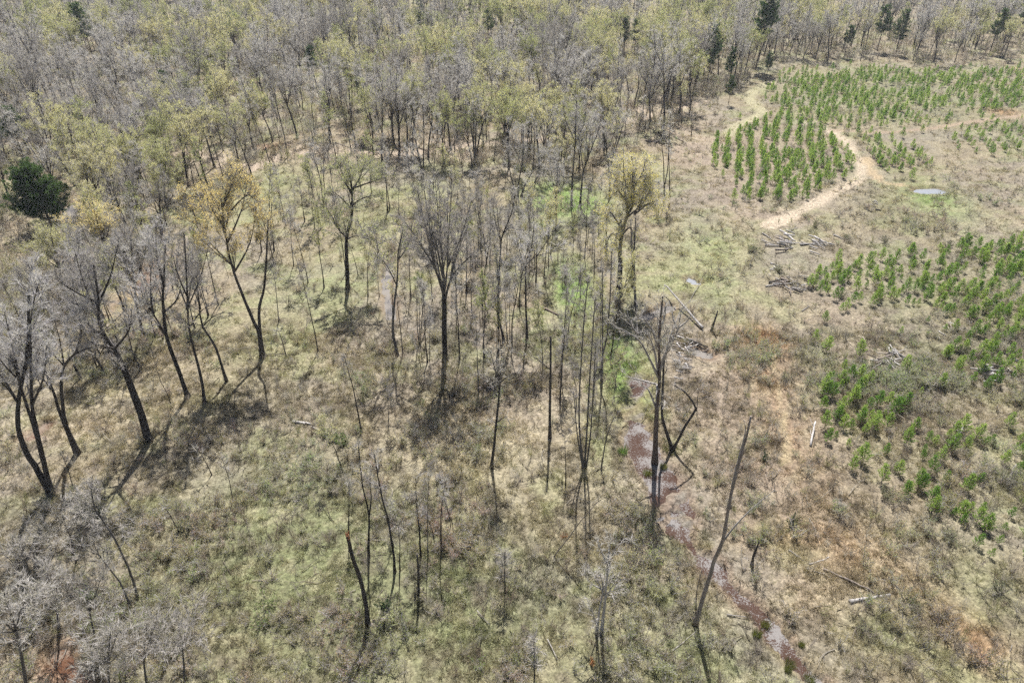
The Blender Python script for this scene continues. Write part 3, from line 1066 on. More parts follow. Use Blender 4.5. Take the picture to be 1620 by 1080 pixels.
def rand_ground(rng, n, y0, y1, power=1.0, margin=1.06):
    Y = y0 + (y1 - y0) * rng.random(n) ** power
    hw = (Y * CP + CAM_H * SP) * 0.736 * margin + 3
    X = rng.uniform(-1, 1, n) * hw
    return X, Y

def growth():
    rng = np.random.default_rng(99)
    # --- grass
    X1, Y1 = rand_ground(rng, 34000, 20, 75, .85)
    X2, Y2 = rand_ground(rng, 26000, 60, 225, .9)
    X, Y = np.concatenate([X1, X2]), np.concatenate([Y1, Y2])
    keep = (water_mask(X, Y) < .25) & (on_track(X, Y) < .35)
    px, py = to_px(X, Y)
    dens = fbm(X, Y, 5, 61, 3)
    keep &= rng.random(len(X)) < np.clip(sstep(.30, .62, dens) * 1.15 + .12, 0, 1)
    X, Y = X[keep], Y[keep]
    n = len(X)
    tone = soil_tone(X, Y)
    var = (rng.uniform(.82, 1.18, n) * (.62 + .8 * fbm(X, Y, 2.6, 63, 3)))[:, None] * 1.05
    straw = (rng.random(n) * .5 + fbm(X, Y, 6.5, 65, 3) > .78)[:, None]
    tone = np.where(straw, tone * .5 + np.array(STRAW) * .55, tone) * var
    s = rng.uniform(.55, 1.1, n) * (.45 + 1.25 * fbm(X, Y, 3.4, 67, 3)) * (1 + .35 * sstep(55, 100, Y))
    sc = np.stack([s * 1.3, s * 1.3, s * rng.uniform(.35, .75, n)], 1)
    rot = np.stack([rng.normal(0, .18, n), rng.normal(0, .18, n), rng.uniform(0, 6.28, n)], 1)
    scatter('grass', 'dry straw and green grass covering the clearing floor', 'grass', np.c_[X, Y, ground_z(X, Y)], sc, rot, rng.integers(0, 5, n), tone)
    # --- leafy brush
    X1, Y1 = rand_ground(rng, 11000, 20, 75, .85)
    X2, Y2 = rand_ground(rng, 17000, 62, 270, .9)
    X, Y = np.concatenate([X1, X2]), np.concatenate([Y1, Y2])
    px, py = to_px(X, Y)
    w = np.where(in_poly(px, py, FOREST), .35, .16)
    for (cx, cy, rx, ry, v) in [(500, 920, 330, 190, .95), (800, 1010, 300, 110, .7), (1080, 1060, 140, 70, .5), (1500, 640, 220, 260, .55), (1450, 1000, 170, 110, .5), (1450, 340, 200, 70, .5),
                                (600, 430, 120, 90, .3), (1120, 420, 90, 90, .35), (940, 880, 90, 90, .5), (1150, 800, 90, 70, .45), (700, 830, 150, 100, .4)]:
        w = np.maximum(w, v * np.exp(-((px - cx) / rx) ** 2 - ((py - cy) / ry) ** 2))
    w *= .10 + 2.0 * sstep(.44, .60, fbm(X, Y, 5.5, 71, 3)) * (.5 + sstep(.35, .6, fbm(X, Y, 16, 73, 2)))
    for (cx, cy, rx, ry) in [(230, 640, 190, 100), (1390, 860, 80, 55), (840, 690, 60, 80), (1300, 930, 70, 60)]:
        w *= 1 - .75 * np.exp(-((px - cx) / rx) ** 2 - ((py - cy) / ry) ** 2)
    keep = (rng.random(len(X)) < w) & (water_mask(X, Y, .5) < .2) & (on_track(X, Y) < .3)
    X, Y = X[keep], Y[keep]
    n = len(X)
    base = np.array([(0.32, 0.355, 0.175), (0.38, 0.40, 0.225), (0.41, 0.375, 0.265), (0.25, 0.35, 0.12), (0.43, 0.39, 0.325)])[rng.choice(5, n, p=[.3, .3, .15, .12, .13])]
    hue = fbm(X, Y, 7, 77, 2)[:, None]
    tone = (base * .75 + soil_tone(X, Y) * .25) * rng.uniform(.8, 1.2, n)[:, None] * (.75 + .5 * hue) * (np.array([1.12, 1.0, .95]) + (hue - .5) * np.array([-.5, .15, -.2]))
    s = rng.uniform(.45, 1.1, n) * (.5 + 1.2 * fbm(X, Y, 7, 75, 2))
    sc = np.stack([s * 1.2, s * 1.2, s], 1)
    rot = np.stack([rng.normal(0, .1, n), rng.normal(0, .1, n), rng.uniform(0, 6.28, n)], 1)
    scatter('undergrowth', 'olive green and grey brush spreading over the clearing', 'brush', np.c_[X, Y, ground_z(X, Y)], sc, rot, rng.integers(0, 6, n), tone)
    # --- bare scrub
    X1, Y1 = rand_ground(rng, 10000, 20, 80, .85)
    X2, Y2 = rand_ground(rng, 17000, 80, 280, .9)
    X, Y = np.concatenate([X1, X2]), np.concatenate([Y1, Y2])
    px, py = to_px(X, Y)
    w = np.where(Y < 66, .24, .15)
    w = np.where(in_poly(px, py, FOREST), .62, w)
    for (cx, cy, rx, ry, v) in [(60, 960, 190, 150, .9), (620, 850, 160, 120, .4), (1050, 820, 90, 120, .45), (1180, 620, 80, 150, .6), (720, 620, 220, 120, .4), (1350, 600, 260, 200, .35), (1240, 250, 90, 80, .4), (640, 390, 170, 90, .6), (880, 390, 120, 90, .75), (700, 480, 120, 70, .5), (950, 640, 70, 120, .5), (480, 330, 80, 60, .4)]:
        w = np.maximum(w, v * np.exp(-((px - cx) / rx) ** 2 - ((py - cy) / ry) ** 2))
    w *= .3 + 1.3 * sstep(.36, .62, fbm(X, Y, 6, 81, 3))
    keep = (rng.random(len(X)) < w) & (water_mask(X, Y, .4) < .2) & (on_track(X, Y) < .3)
    X, Y = X[keep], Y[keep]
    n = len(X)
    base = np.array([(0.36, 0.33, 0.31), (0.41, 0.36, 0.34), (0.28, 0.23, 0.2), (0.36, 0.35, 0.2), (0.46, 0.43, 0.41)])[rng.integers(0, 5, n)]
    tone = base * rng.uniform(.75, 1.2, n)[:, None]
    qx, qy = to_px(X, Y)
    s = rng.uniform(.5, 1.1, n) * np.where(in_poly(qx, qy, FOREST), 2.1, 1 + 1.0 * np.exp(-((qx - 760) / 230) ** 2 - ((qy - 400) / 110) ** 2))
    sc = np.stack([s, s, s], 1)
    rot = np.stack([rng.normal(0, .12, n), rng.normal(0, .12, n), rng.uniform(0, 6.28, n)], 1)
    scatter('scrub_undergrowth', 'bare grey brown twiggy scrub among the trees and grass', 'scrub', np.c_[X, Y, ground_z(X, Y)], sc, rot, rng.integers(0, 5, n), tone)
    # --- sticks
    X, Y = rand_ground(rng, 3200, 20, 130, .8)
    keep = fbm(X, Y, 7, 91, 3) > .47
    X, Y = X[keep], Y[keep]
    n = len(X)
    base = np.array([(0.50, 0.46, 0.42), (0.33, 0.29, 0.25), (0.2, 0.17, 0.14)])[rng.integers(0, 3, n)]
    s = rng.uniform(.5, 1.2, n)
    scatter('stick_litter', 'pale fallen sticks and twigs strewn across the clearing', 'sticks', np.c_[X, Y, ground_z(X, Y) + .05], np.stack([s, s, s], 1),
            np.stack([rng.normal(0, .1, n), rng.normal(0, .12, n), rng.uniform(0, 6.28, n)], 1), rng.integers(0, 5, n), base * rng.uniform(.8, 1.15, n)[:, None])

growth()

def far_woods():
    keys = ['bare_broad', 'bare_pole', 'leaf_broad', 'leaf_pole']
    ms, off = [], {}
    for k in keys:
        off[k] = len(ms)
        for (tm, cm, ht) in VARIANTS[k]:
            ms.append((tm, cm))
    for part, which in (('trunk', 0), ('crown', 1)):
        proto_collection('far_' + part, [m[which] for m in ms])
        P = np.array([(t[0], t[1], 0) for t in FAR_TREES])
        P[:, 2] = ground_z(P[:, 0], P[:, 1])
        idx = [off[t[2]] + t[3] % len(VARIANTS[t[2]]) for t in FAR_TREES]
        sc = np.array([[t[4]] * 3 for t in FAR_TREES])
        rot = np.array([[0, 0, t[5]] for t in FAR_TREES])
        scatter('far_forest' if which else 'far_forest_trunks', 'hazy mass of far grey and budding woodland along the top', 'far_' + part, P, sc, rot, idx, np.ones((len(P), 3)) * .3)

if FAR_TREES:
    far_woods()

# ------------------------------------------------------------------ the trees one can tell apart
def hero(name, label, trunks, limbs=(), r0=0.2, bark=None, wood=None, twig=None, bud=None, size=2.2, dens=0.9, twigs=10, tw=(0.35, 0.9), tw_w=0.036,
         buds=1.0, bud_size=0.14, extra=1, start=0.25, tip=0.3, cat='tree', group=None, leafy_trunk=0.55, seed=None, up=0.1, droop=0.0, l3=2.0, moss=False, thin_end=None, limb_mat=None, cut=False):
    bark, wood, twig = bark or M_BARK, wood or M_LIMB, twig or M_TWIG
    bx, by = trunks[0][0]
    if twig is M_TWIG_PALE:
        tw_w, twigs, size = tw_w * 1.1, int(twigs * (1.2 if r0 < .13 and by > 700 and bx > 320 else .7)), size * 1.15
    rng = np.random.default_rng(int(bx * 7 + by * 13) if seed is None else seed)
    X, Y = gnd(bx, by)
    z0 = float(ground_z(X, Y))
    root = link(name, None, None, (X, Y, z0))
    tag(root, label, cat, group)
    org = np.array([X, Y, 0.0])
    g = Geo()
    gl = Geo() if limb_mat else g
    crown_limbs = []
    def path(pts, per=4):
        return catmull([lift(px, py, Y) - org for px, py in pts], per)
    for ti, tk in enumerate(trunks):
        P = path(tk)
        P = P + np.cumsum(rng.normal(size=P.shape) * 0.012, axis=0) * np.array([1, 2.0, .3])
        if abs(P[0][2]) < 0.3:
            P[0][2] = -0.35
        if ti == 0:
            P0 = P
        r = r0 if ti == 0 else r0 * 0.82
        r1 = (r * tip) if thin_end is None else thin_end
        g.tube(P, flare(P, r, r1, 1.55 if P[0][2] < 0 else 1.0), 8, 0, rng=rng, rough=0.07)
        if leafy_trunk < 1:
            k = int(len(P) * leafy_trunk)
            if len(P) - k >= 3:
                crown_limbs.append((P[k:], r * .5))
    for li, lb in enumerate(limbs):
        P = path(lb)
        ph = rng.uniform(-.3, .3)
        q = P - P[0]
        q = np.stack([q[:, 0], q[:, 0] * math.sin(ph) + q[:, 2] * .12 * rng.normal(), q[:, 2]], 1)
        P = P[0] + q
        r = r0 * 0.42
        gl.tube(P, np.linspace(r, max(.015, r * .16), len(P)), 6, 0, rng=rng, rough=0.06)
        crown_limbs.append((P, r * .7))
        for e in range(extra):
            a = rng.uniform(.9, 2.2) * (1 if (e + li) % 2 else -1)
            q2 = np.stack([q[:, 0] * math.cos(a), (np.abs(q[:, 0]) + .15 * np.linalg.norm(q[-1]) * np.linspace(0, 1, len(q))) * math.sin(a), q[:, 2]], 1) * rng.uniform(.7, .95)
            P2 = P[0] + q2
            gl.tube(P2, np.linspace(r * .8, max(.014, r * .14), len(P2)), 5, 0, rng=rng, rough=0.06)
            crown_limbs.append((P2, r * .55))
    link('trunk', g.mesh('trunk', [bark]), root)
    if limb_mat:
        link('limbs', gl.mesh('limbs', [limb_mat]), root)
    if crown_limbs and twigs > 0:
        c = Geo()
        foliage(rng, c, crown_limbs, size * (1.15 if size < 1.6 else 1.3), dens * (1.35 if size < 1.6 else 1.4), int(twigs * (1.25 if size < 1.6 else 1.5)), tw, tw_w, buds if bud else 0, bud_size * 1.45, start, up, (.45, .95), droop, l3 * 1.15)
        link('crown', c.mesh('crown', [wood, twig] + ([bud] if bud else [])), root)
    if cut:
        ct = Geo()
        e, d = P0[-1], unit(P0[-1] - P0[-2])
        rc = r0 * tip
        ct.tube(np.array([e - d * .25, e + d * .12]), np.array([rc * 1.06, rc * .95]), 8, 0, rng=rng, rough=.05)
        for _ in range(9):
            q = e + d * .1 + rng.normal(size=3) * rc * .45
            ct.tube(np.array([q, q + d * rng.uniform(.15, .4)]), np.array([rc * .3, rc * .06]), 4, 0)
        link('broken_top', ct.mesh('broken_top', [M_CUT]), root)['label'] = 'raw orange broken trunk top'
    if moss:
        mg = Geo()
        n = 420
        a, rr = rng.uniform(0, 6.28, n), rng.uniform(.1, .95, n)
        mg.slivers(np.stack([np.cos(a) * rr, np.sin(a) * rr, np.full(n, -.1)], 1), b_norm(np.stack([np.cos(a) * .6, np.sin(a) * .6, np.ones(n)], 1)), rng.uniform(.2, .6, n), .06, 0, rng)
        link('moss_mound', mg.mesh('moss_mound', [M_MOSS]), root)
    return root

# left stand of tall bare trees
hero('bare_tree', 'dark three stemmed bare tree by the rusty stream at the left edge', [[(82, 783), (60, 745), (43, 720), (28, 680), (27, 640), (33, 604), (38, 573), (41, 535), (42, 470)], [(82, 783), (67, 720), (52, 668), (38, 625), (18, 560)], [(80, 780), (62, 700), (52, 650), (50, 596), (48, 529)]],
     [[(33, 604), (22, 564), (2, 490)], [(40, 590), (48, 560), (50, 500), (62, 450)], [(30, 640), (8, 600), (-25, 560)], [(52, 640), (78, 590), (92, 530)]], 0.30, size=2.4, dens=.9)
hero('bare_tree', 'tall leaning twin trunk bare tree casting the longest shadow at left', [[(237, 697), (225, 650), (213, 618), (189, 564), (169, 535), (158, 505), (156, 470), (150, 420)], [(231, 692), (220, 655), (200, 600), (190, 570)]],
     [[(169, 535), (144, 520), (131, 500), (120, 465)], [(160, 525), (135, 528), (111, 513), (98, 495)], [(182, 552), (207, 522), (214, 505), (222, 470)], [(158, 505), (130, 450), (112, 400)], [(157, 480), (172, 440), (180, 395)], [(189, 566), (165, 554), (153, 568)]], 0.30, size=2.6, dens=.95)
hero('bare_tree', 'bare tree with arching right limb between the two dark left trees', [[(124, 718), (107, 676), (100, 640), (98, 604), (102, 580), (120, 560), (147, 549)], [(120, 715), (96, 655), (87, 624), (78, 600), (60, 550)]],
     [[(102, 580), (98, 540), (90, 500)], [(120, 560), (130, 530), (128, 490)], [(87, 624), (70, 590), (62, 545)]], 0.24, size=2.0, dens=1.0)
hero('bare_tree', 'straight dark bare tree forking into two limbs in the left stand', [[(298, 629), (287, 596), (267, 538), (262, 510), (259, 480), (260, 449), (262, 390)]],
     [[(267, 538), (244, 502), (225, 470), (204, 440), (190, 400)], [(261, 495), (280, 475), (288, 440)], [(244, 502), (236, 470), (232, 410)], [(260, 455), (245, 410), (240, 360)]], 0.27, size=2.5)
hero('bare_tree', 'slim bare tree right of the forked one in the left stand', [[(324, 638), (318, 600), (308, 560), (300, 529), (296, 484), (294, 430), (290, 370)]],
     [[(300, 520), (318, 495), (333, 487)], [(297, 490), (310, 450), (318, 400)], [(296, 470), (282, 430), (275, 385)]], 0.19, size=2.1)
hero('bare_tree', 'thin bent bare tree left of the golden crowned twin trunk', [[(359, 604), (342, 551), (322, 516), (316, 480), (312, 430)]], [[(322, 516), (335, 505), (350, 500)], [(318, 490), (305, 450), (304, 410)]], 0.17, size=1.8)
hero('golden_budding_tree', 'twin trunk tree with a large golden yellow budding crown at left', [[(415, 564), (409, 525), (400, 505), (385, 470), (367, 420), (357, 370), (350, 310)], [(415, 562), (410, 495), (418, 455), (422, 400), (425, 350)]],
     [[(367, 420), (335, 385), (308, 350)], [(357, 360), (320, 325), (300, 318)], [(355, 345), (385, 315), (398, 318)], [(360, 385), (378, 340), (385, 300)], [(357, 365), (335, 330), (325, 300)], [(352, 330), (362, 300), (366, 285)], [(372, 430), (392, 390), (398, 340)]], 0.28, bud=M_BUD_YEL, size=2.4, dens=.72, buds=5.0, bud_size=.055, leafy_trunk=.65)
hero('slender_tree', 'thin leaning bare stem in the left stand beside the long shadow', [[(221, 581), (209, 556), (196, 500), (190, 462), (186, 420)]], [], 0.09, size=1.2)
hero('bare_tree', 'stout grey bare tree behind the left stand with mossy foot', [[(227, 529), (220, 502), (213, 462), (210, 420), (205, 370)]], [[(213, 462), (195, 420), (188, 380)], [(212, 450), (228, 410), (236, 370)], [(211, 430), (200, 390), (205, 350)]], 0.24, size=2.3)
hero('leaning_stub', 'short broken leaning trunk on the leaf litter at left', [[(165, 593), (160, 580), (153, 567), (150, 556)]], [], 0.16, twigs=0, tip=.6, cat='stump')
hero('leaning_stub', 'mossy broken stub standing left of the leaning stub', [[(127, 597), (121, 585), (116, 575)]], [], 0.17, twigs=0, tip=.7, cat='stump')
hero('sapling_tree', 'wavy thin sapling in the straw between the left trees', [[(271, 644), (266, 625), (255, 604), (247, 580), (240, 556), (233, 530)]], [], 0.05, size=.8, twigs=6)
# bare crowns behind the left stand
for (b, t, lab) in [((160, 470), (120, 380), 'low grey crown above the sandy patch at left'), ((75, 500), (45, 420), 'grey bare tree beside the sandy patch at the left edge'), ((255, 372), (250, 285), 'round crowned bare tree behind the golden crowned tree')]:
    hero('bare_tree', lab, [[b, ((b[0] * .6 + t[0] * .4), (b[1] * .6 + t[1] * .4)), t]], [[((b[0] * .6 + t[0] * .4), (b[1] * .6 + t[1] * .4)), (t[0] + 26, t[1] + 22)], [((b[0] * .62 + t[0] * .38), (b[1] * .62 + t[1] * .38)), (t[0] - 30, t[1] + 20)], [((b[0] * .5 + t[0] * .5), (b[1] * .5 + t[1] * .5)), (t[0] + 8, t[1] - 12)]], 0.2, size=2.3)
for (b, t, m, lab) in [((190, 425), (140, 330), M_BUD_YEL, 'low yellow budding crown left of the bare round tree'), ((165, 350), (135, 240), M_BUD_GRN, 'pale green budding crown right of the dark round pine'), ((105, 470), (80, 370), M_BUD_GRN, 'pale budding tree below the dark round pine')]:
    f = (b[0] * .55 + t[0] * .45, b[1] * .55 + t[1] * .45)
    hero('budding_tree', lab, [[b, f, t]], [[f, (t[0] + 32, t[1] + 25)], [f, (t[0] - 34, t[1] + 22)], [f, (t[0] + 12, t[1] + 2)], [f, (t[0] - 14, t[1] + 2)]], 0.2, bud=m, size=2.6, buds=4.0, bud_size=.07)
hero('bare_tree', 'massive dark forked tree with wide bare crown at upper left', [[(178, 256), (172, 240), (165, 225), (150, 205), (138, 180)], [(178, 256), (186, 240), (192, 215), (190, 180)]],
     [[(165, 225), (140, 215), (110, 205)], [(168, 232), (168, 205), (166, 175)], [(190, 222), (205, 205), (215, 185)], [(150, 205), (125, 180), (112, 165)]], 0.42, size=3.0)
hero('bare_tree', 'dark leaning trunk right of the massive forked tree', [[(207, 274), (199, 255), (192, 238), (198, 210), (208, 180)]], [[(196, 220), (225, 200), (245, 190)], [(194, 230), (210, 195), (222, 170)]], 0.36, size=3.0)

# middle clearing
hero('budding_tree', 'dark straight trunk with open yellow green crown in the middle clearing', [[(550, 458), (549, 420), (548, 378), (556, 345), (557, 323), (557, 300), (553, 268)]],
     [[(549, 378), (535, 362), (522, 340)], [(549, 380), (560, 374), (570, 372)], [(557, 326), (575, 315), (600, 310)], [(556, 332), (542, 312), (530, 300)], [(557, 305), (568, 285), (575, 262)], [(557, 310), (545, 285), (538, 262)], [(535, 362), (520, 335), (505, 322)], [(557, 300), (590, 290), (606, 285)]], 0.30, bud=M_BUD_GRN, size=2.4, dens=.8, buds=3.4, bud_size=.065, leafy_trunk=.7, tip=.35)
hero('bare_tree', 'wavy grey bare tree with a long left limb in the middle clearing', [[(629, 562), (622, 524), (624, 484), (629, 444), (631, 400), (638, 365)]], [[(627, 450), (614, 425), (600, 407), (580, 378), (562, 358)], [(631, 410), (645, 390), (655, 360)], [(600, 407), (596, 380), (590, 350)]], 0.19, bark=M_BARK_GREY, size=1.9, leafy_trunk=.75, bud=M_BUD_GRN, buds=.25)
hero('slender_tree', 'thin stem standing beside the wavy grey tree', [[(637, 560), (634, 520), (630, 482), (628, 450)]], [], 0.07, size=.9, twigs=5)
hero('bare_tree', 'large vase shaped bare tree at the centre of the picture', [[(704, 571), (703, 530), (703, 493), (702, 466)]],
     [[(702, 468), (689, 427), (674, 398), (655, 368), (640, 345)], [(702, 466), (701, 433), (697, 380), (688, 275)], [(703, 466), (708, 422), (710, 380), (718, 268)], [(703, 480), (713, 444), (733, 420), (758, 400), (776, 384)], [(689, 427), (675, 370), (658, 300)], [(708, 422), (728, 375), (748, 305)], [(701, 440), (690, 390), (680, 345)], [(713, 444), (722, 405), (745, 350)]], 0.33, bark=M_BARK, size=2.5, dens=.7, tip=.75, leafy_trunk=1, start=.42, twigs=9, limb_mat=M_BARK_GREY)
hero('slender_tree', 'cluster of thin dark stems left of the vase shaped tree', [[(663, 547), (660, 520), (659, 489), (656, 450)], [(664, 547), (671, 524), (666, 480), (664, 430)], [(663, 547), (664, 515), (663, 480)], [(665, 547), (668, 500), (672, 455)]], [], 0.07, size=1.0, twigs=6)
HERO_STEMS = [
    ([(680, 564), (679, 530), (678, 500)], .05, 'short thin stem between the stem cluster and the vase shaped tree'),
    ([(722, 524), (721, 480), (720, 430)], .07, 'thin stem just right of the vase shaped tree'),
    ([(738, 464), (738, 425), (737, 350)], .14, 'dark straight pole tree behind the right limb of the vase shaped tree'),
    ([(731, 466), (730, 440), (729, 380)], .07, 'thin pole beside the dark straight pole tree'),
    ([(650, 473), (648, 430), (646, 370)], .09, 'thin grey tree behind the pale pond'),
    ([(757, 622), (755, 560), (753, 500)], .08, 'bare thin pole in front of the vase shaped tree'),
    ([(503, 556), (495, 515), (481, 455), (475, 420)], .09, 'leaning thin dead stem with bent shadow in the clearing'),
    ([(453, 564), (445, 533), (440, 522)], .07, 'short bent broken stem right of the golden tree foot'),
    ([(441, 508), (438, 475), (435, 444), (430, 420)], .07, 'small forked stem above the bent broken stem'),
    ([(414, 399), (408, 350), (402, 300)], .10, 'thin dark trunk just right of the golden crown'),
    ([(434, 367), (430, 330), (430, 270)], .08, 'thin stem in the green brush above the golden tree'),
    ([(482, 350), (478, 320), (473, 285)], .10, 'left one of the two dark stems with shadows below the sandy bed'),
    ([(498, 362), (494, 330), (489, 290)], .09, 'right one of the two dark stems with shadows below the sandy bed'),
    ([(613, 336), (611, 290), (607, 235)], .12, 'grey pole tree right of the open yellow green crown'),
    ([(631, 340), (631, 315), (631, 285)], .07, 'short pole right of the grey pole tree'),
    ([(572, 683), (560, 620), (550, 585), (545, 567)], .09, 'leaning grey sapling in front of the middle clearing'),
    ([(615, 673), (614, 640), (613, 600)], .05, 'pale fuzzy sapling right of the leaning grey sapling'),
    ([(803, 542), (799, 482), (799, 430)], .07, 'thin stem hugging the curved dark tree'),
    ([(807, 540), (806, 490), (806, 440)], .06, 'thinnest stem right of the curved dark tree'),
    ([(822, 478), (823, 440), (824, 390)], .09, 'grey stem behind the tree with the raised right branch'),
    ([(852, 498), (852, 475), (852, 455)], .05, 'small stem above the brown brush pile'),
    ([(848, 447), (849, 410), (849, 368)], .12, 'dark pole among pale brush left of the bright grass'),
    ([(894, 449), (894, 422)], .10, 'short dark stump pole at the bright grass edge'),
    ([(886, 635), (888, 589), (894, 530)], .10, 'leaning broken pole right of the tall dead pole'),
    ([(947, 371), (947, 347)], .09, 'short black stump pole left of the golden willow'),
    ([(1042, 336), (1042, 289)], .11, 'broken pole right of the golden willow'),
    ([(938, 284), (938, 250), (938, 220)], .09, 'thin stem behind the bright green glade'),
    ([(1094, 215), (1094, 180)], .09, 'lone stem beside the grassy edge below the track'),
    ([(757, 395), (757, 350), (755, 290)], .10, 'pole tree above the vase shaped tree right limb'),
    ([(683, 400), (682, 350), (680, 290)], .09, 'pole tree rising behind the vase shaped crown'),
    ([(775, 420), (776, 380), (775, 320)], .08, 'thin tree left of the curved dark tree'),
    ([(868, 420), (868, 380), (866, 330)], .08, 'thin pole in the pale brush of the middle clearing'),
    ([(765, 540), (763, 500), (762, 470)], .05, 'tiny stem left of the curved dark tree foot'),
    ([(600, 470), (598, 440), (596, 410)], .05, 'tiny stem left of the pale pond'),
    ([(918, 470), (918, 430), (916, 380)], .07, 'pale thin stem right of the bright grass'),
    ([(940, 440), (940, 400), (938, 345)], .07, 'thin grey stem left of the golden willow trunk'),
]
for pts, r, lab in HERO_STEMS:
    tall = (pts[0][1] - pts[-1][1]) > 45
    hero('slender_tree', lab, [pts], [], r, size=1.4 if tall else .7, twigs=11 if tall else 6, leafy_trunk=.35, cat='tree', dens=1.3, bark=M_BARK if r > .08 else M_BARK_GREY, tip=.3 if ('broken' in lab or 'stump' in lab) else .12)
hero('bare_tree', 'curved dark bare tree with forked top right of the vase shaped tree', [[(798, 542), (789, 495), (790, 440), (792, 400), (793, 382), (800, 362), (811, 333), (815, 310)]], [[(797, 370), (806, 360), (818, 362)], [(793, 385), (783, 350), (780, 320)]], 0.15, size=1.7)
hero('bare_tree', 'bare tree with raised right branch and dark round shadow at centre', [[(834, 538), (832, 473), (832, 420), (840, 395), (845, 360)]], [[(832, 420), (849, 407), (873, 402), (892, 390)], [(833, 430), (822, 400), (815, 370)], [(849, 407), (862, 390), (885, 360)]], 0.15, size=1.7, bark=M_BARK)
hero('bare_tree', 'small bare tree with a pale frosted crown in the front clearing', [[(777, 738), (782, 700), (787, 640), (790, 605), (792, 580)]], [[(789, 610), (772, 592), (752, 585)], [(790, 605), (806, 590), (818, 583)], [(789, 612), (800, 575), (805, 555)], [(788, 600), (780, 570), (776, 552)], [(784, 668), (796, 655), (800, 652)]], 0.16, bark=M_BARK, wood=M_DEAD, twig=M_TWIG_PALE, size=1.1, dens=1.6, twigs=8, tw=(.25, .6), leafy_trunk=.8)
hero('dead_pole', 'tall dead pole with one pale left branch in the front clearing', [[(870, 690), (870, 640), (871, 589), (872, 529)]], [[(870, 582), (849, 567), (833, 560)]], 0.16, size=.8, twigs=4, tip=.55, leafy_trunk=1, extra=0, wood=M_DEAD, twig=M_TWIG_PALE, cat='dead tree')
hero('slender_tree', 'clump of tall grey slender stems left of the big dead tree', [[(924, 744), (918, 690), (916, 633), (924, 507), (930, 440)], [(925, 742), (931, 640), (938, 524), (942, 470)], [(926, 744), (934, 690), (940, 610), (944, 540)], [(923, 744), (914, 690), (908, 620)]], [], 0.12, bark=M_BARK_GREY, size=1.0, twigs=6, leafy_trunk=.3, dens=1.1)
hero('slender_tree', 'dark footed slender pair beside the bright green grass', [[(953, 602), (951, 589), (953, 560), (960, 524), (965, 455), (968, 395)], [(952, 600), (953, 555), (953, 460), (954, 420)]], [], 0.15, bark=M_BARK_GREY, size=1.2, twigs=7, leafy_trunk=.35)
hero('slender_tree', 'leaning thin stem in front of the big dead tree', [[(951, 741), (957, 700), (965, 672), (978, 650)]], [], 0.08, bark=M_BARK_GREY, size=.7, twigs=4)
hero('slender_tree', 'dark thin pole with bent shadow right of the slender stem clump', [[(895, 765), (894, 720), (893, 690)]], [], .05, size=.4, twigs=3)
hero('willow_tree', 'tall golden green willow with drooping crown at the clearing edge', [[(980, 458), (981, 420), (980, 400), (984, 367), (992, 342), (1000, 324), (1002, 284), (998, 250)]],
     [[(992, 342), (991, 320), (978, 300), (975, 275)], [(992, 345), (1007, 331), (1027, 320), (1046, 314)], [(1001, 300), (1015, 275), (1020, 255)], [(1000, 320), (988, 285), (985, 250)], [(985, 365), (972, 345), (964, 335), (958, 350)], [(983, 385), (970, 370), (962, 380), (958, 395)], [(984, 372), (996, 360), (1004, 372)], [(1003, 340), (1030, 325), (1042, 335)], [(1010, 332), (1024, 310), (1032, 285)], [(991, 335), (1012, 300), (1025, 280)]], 0.36, bark=M_BARK, bud=M_BUD_WIL, size=1.9, dens=1.05, buds=4.5, bud_size=.055, droop=.45, up=.02, tw=(.5, 1.3), leafy_trunk=.45, twigs=12)
hero('bare_tree', 'pale grey twin stem tree behind the big dead tree', [[(1006, 492), (1004, 450), (1003, 400), (1005, 345)], [(1000, 455), (1000, 410), (998, 350)]], [], 0.22, bark=M_BARK_GREY, size=1.5, leafy_trunk=.4)
hero('dead_tree', 'big dead tree with broken pale branches standing in the creek', [[(1037, 727), (1039, 660), (1041, 611), (1043, 589), (1042, 524), (1047, 458)]],
     [[(1041, 600), (1020, 596), (1005, 593), (993, 591)], [(1043, 589), (1028, 555), (1010, 520), (985, 500), (970, 492)], [(1045, 572), (1060, 533), (1073, 511), (1078, 473)], [(1073, 511), (1088, 498), (1092, 490)], [(1042, 540), (1030, 505), (1012, 480)], [(1042, 525), (1055, 495), (1058, 475)], [(1043, 585), (1035, 540), (1020, 510)], [(1010, 520), (1000, 505), (992, 480)], [(1040, 640), (1028, 612), (1018, 606)]],
     0.29, bark=M_BARK_RED, wood=M_DEAD, twig=M_TWIG_PALE, size=1.5, dens=.8, twigs=5, tw=(.3, .8), tip=.25, leafy_trunk=.7, extra=1, l3=1.4, cat='dead tree', limb_mat=M_DEAD)
hero('dead_tree', 'dark crooked dead tree on a mossy mound beside the creek', [[(1064, 710), (1054, 680), (1047, 650), (1049, 600), (1052, 560)], [(1065, 710), (1080, 680), (1098, 650), (1100, 640), (1085, 618), (1067, 607)]], [], 0.20, size=.8, twigs=3, tip=.4, wood=M_DEAD_BR, leafy_trunk=.6, moss=True, cat='dead tree')
hero('slender_tree', 'thin upright stem right of the crooked dead tree', [[(1103, 648), (1104, 625), (1110, 598)]], [], .05, size=.5, twigs=3)
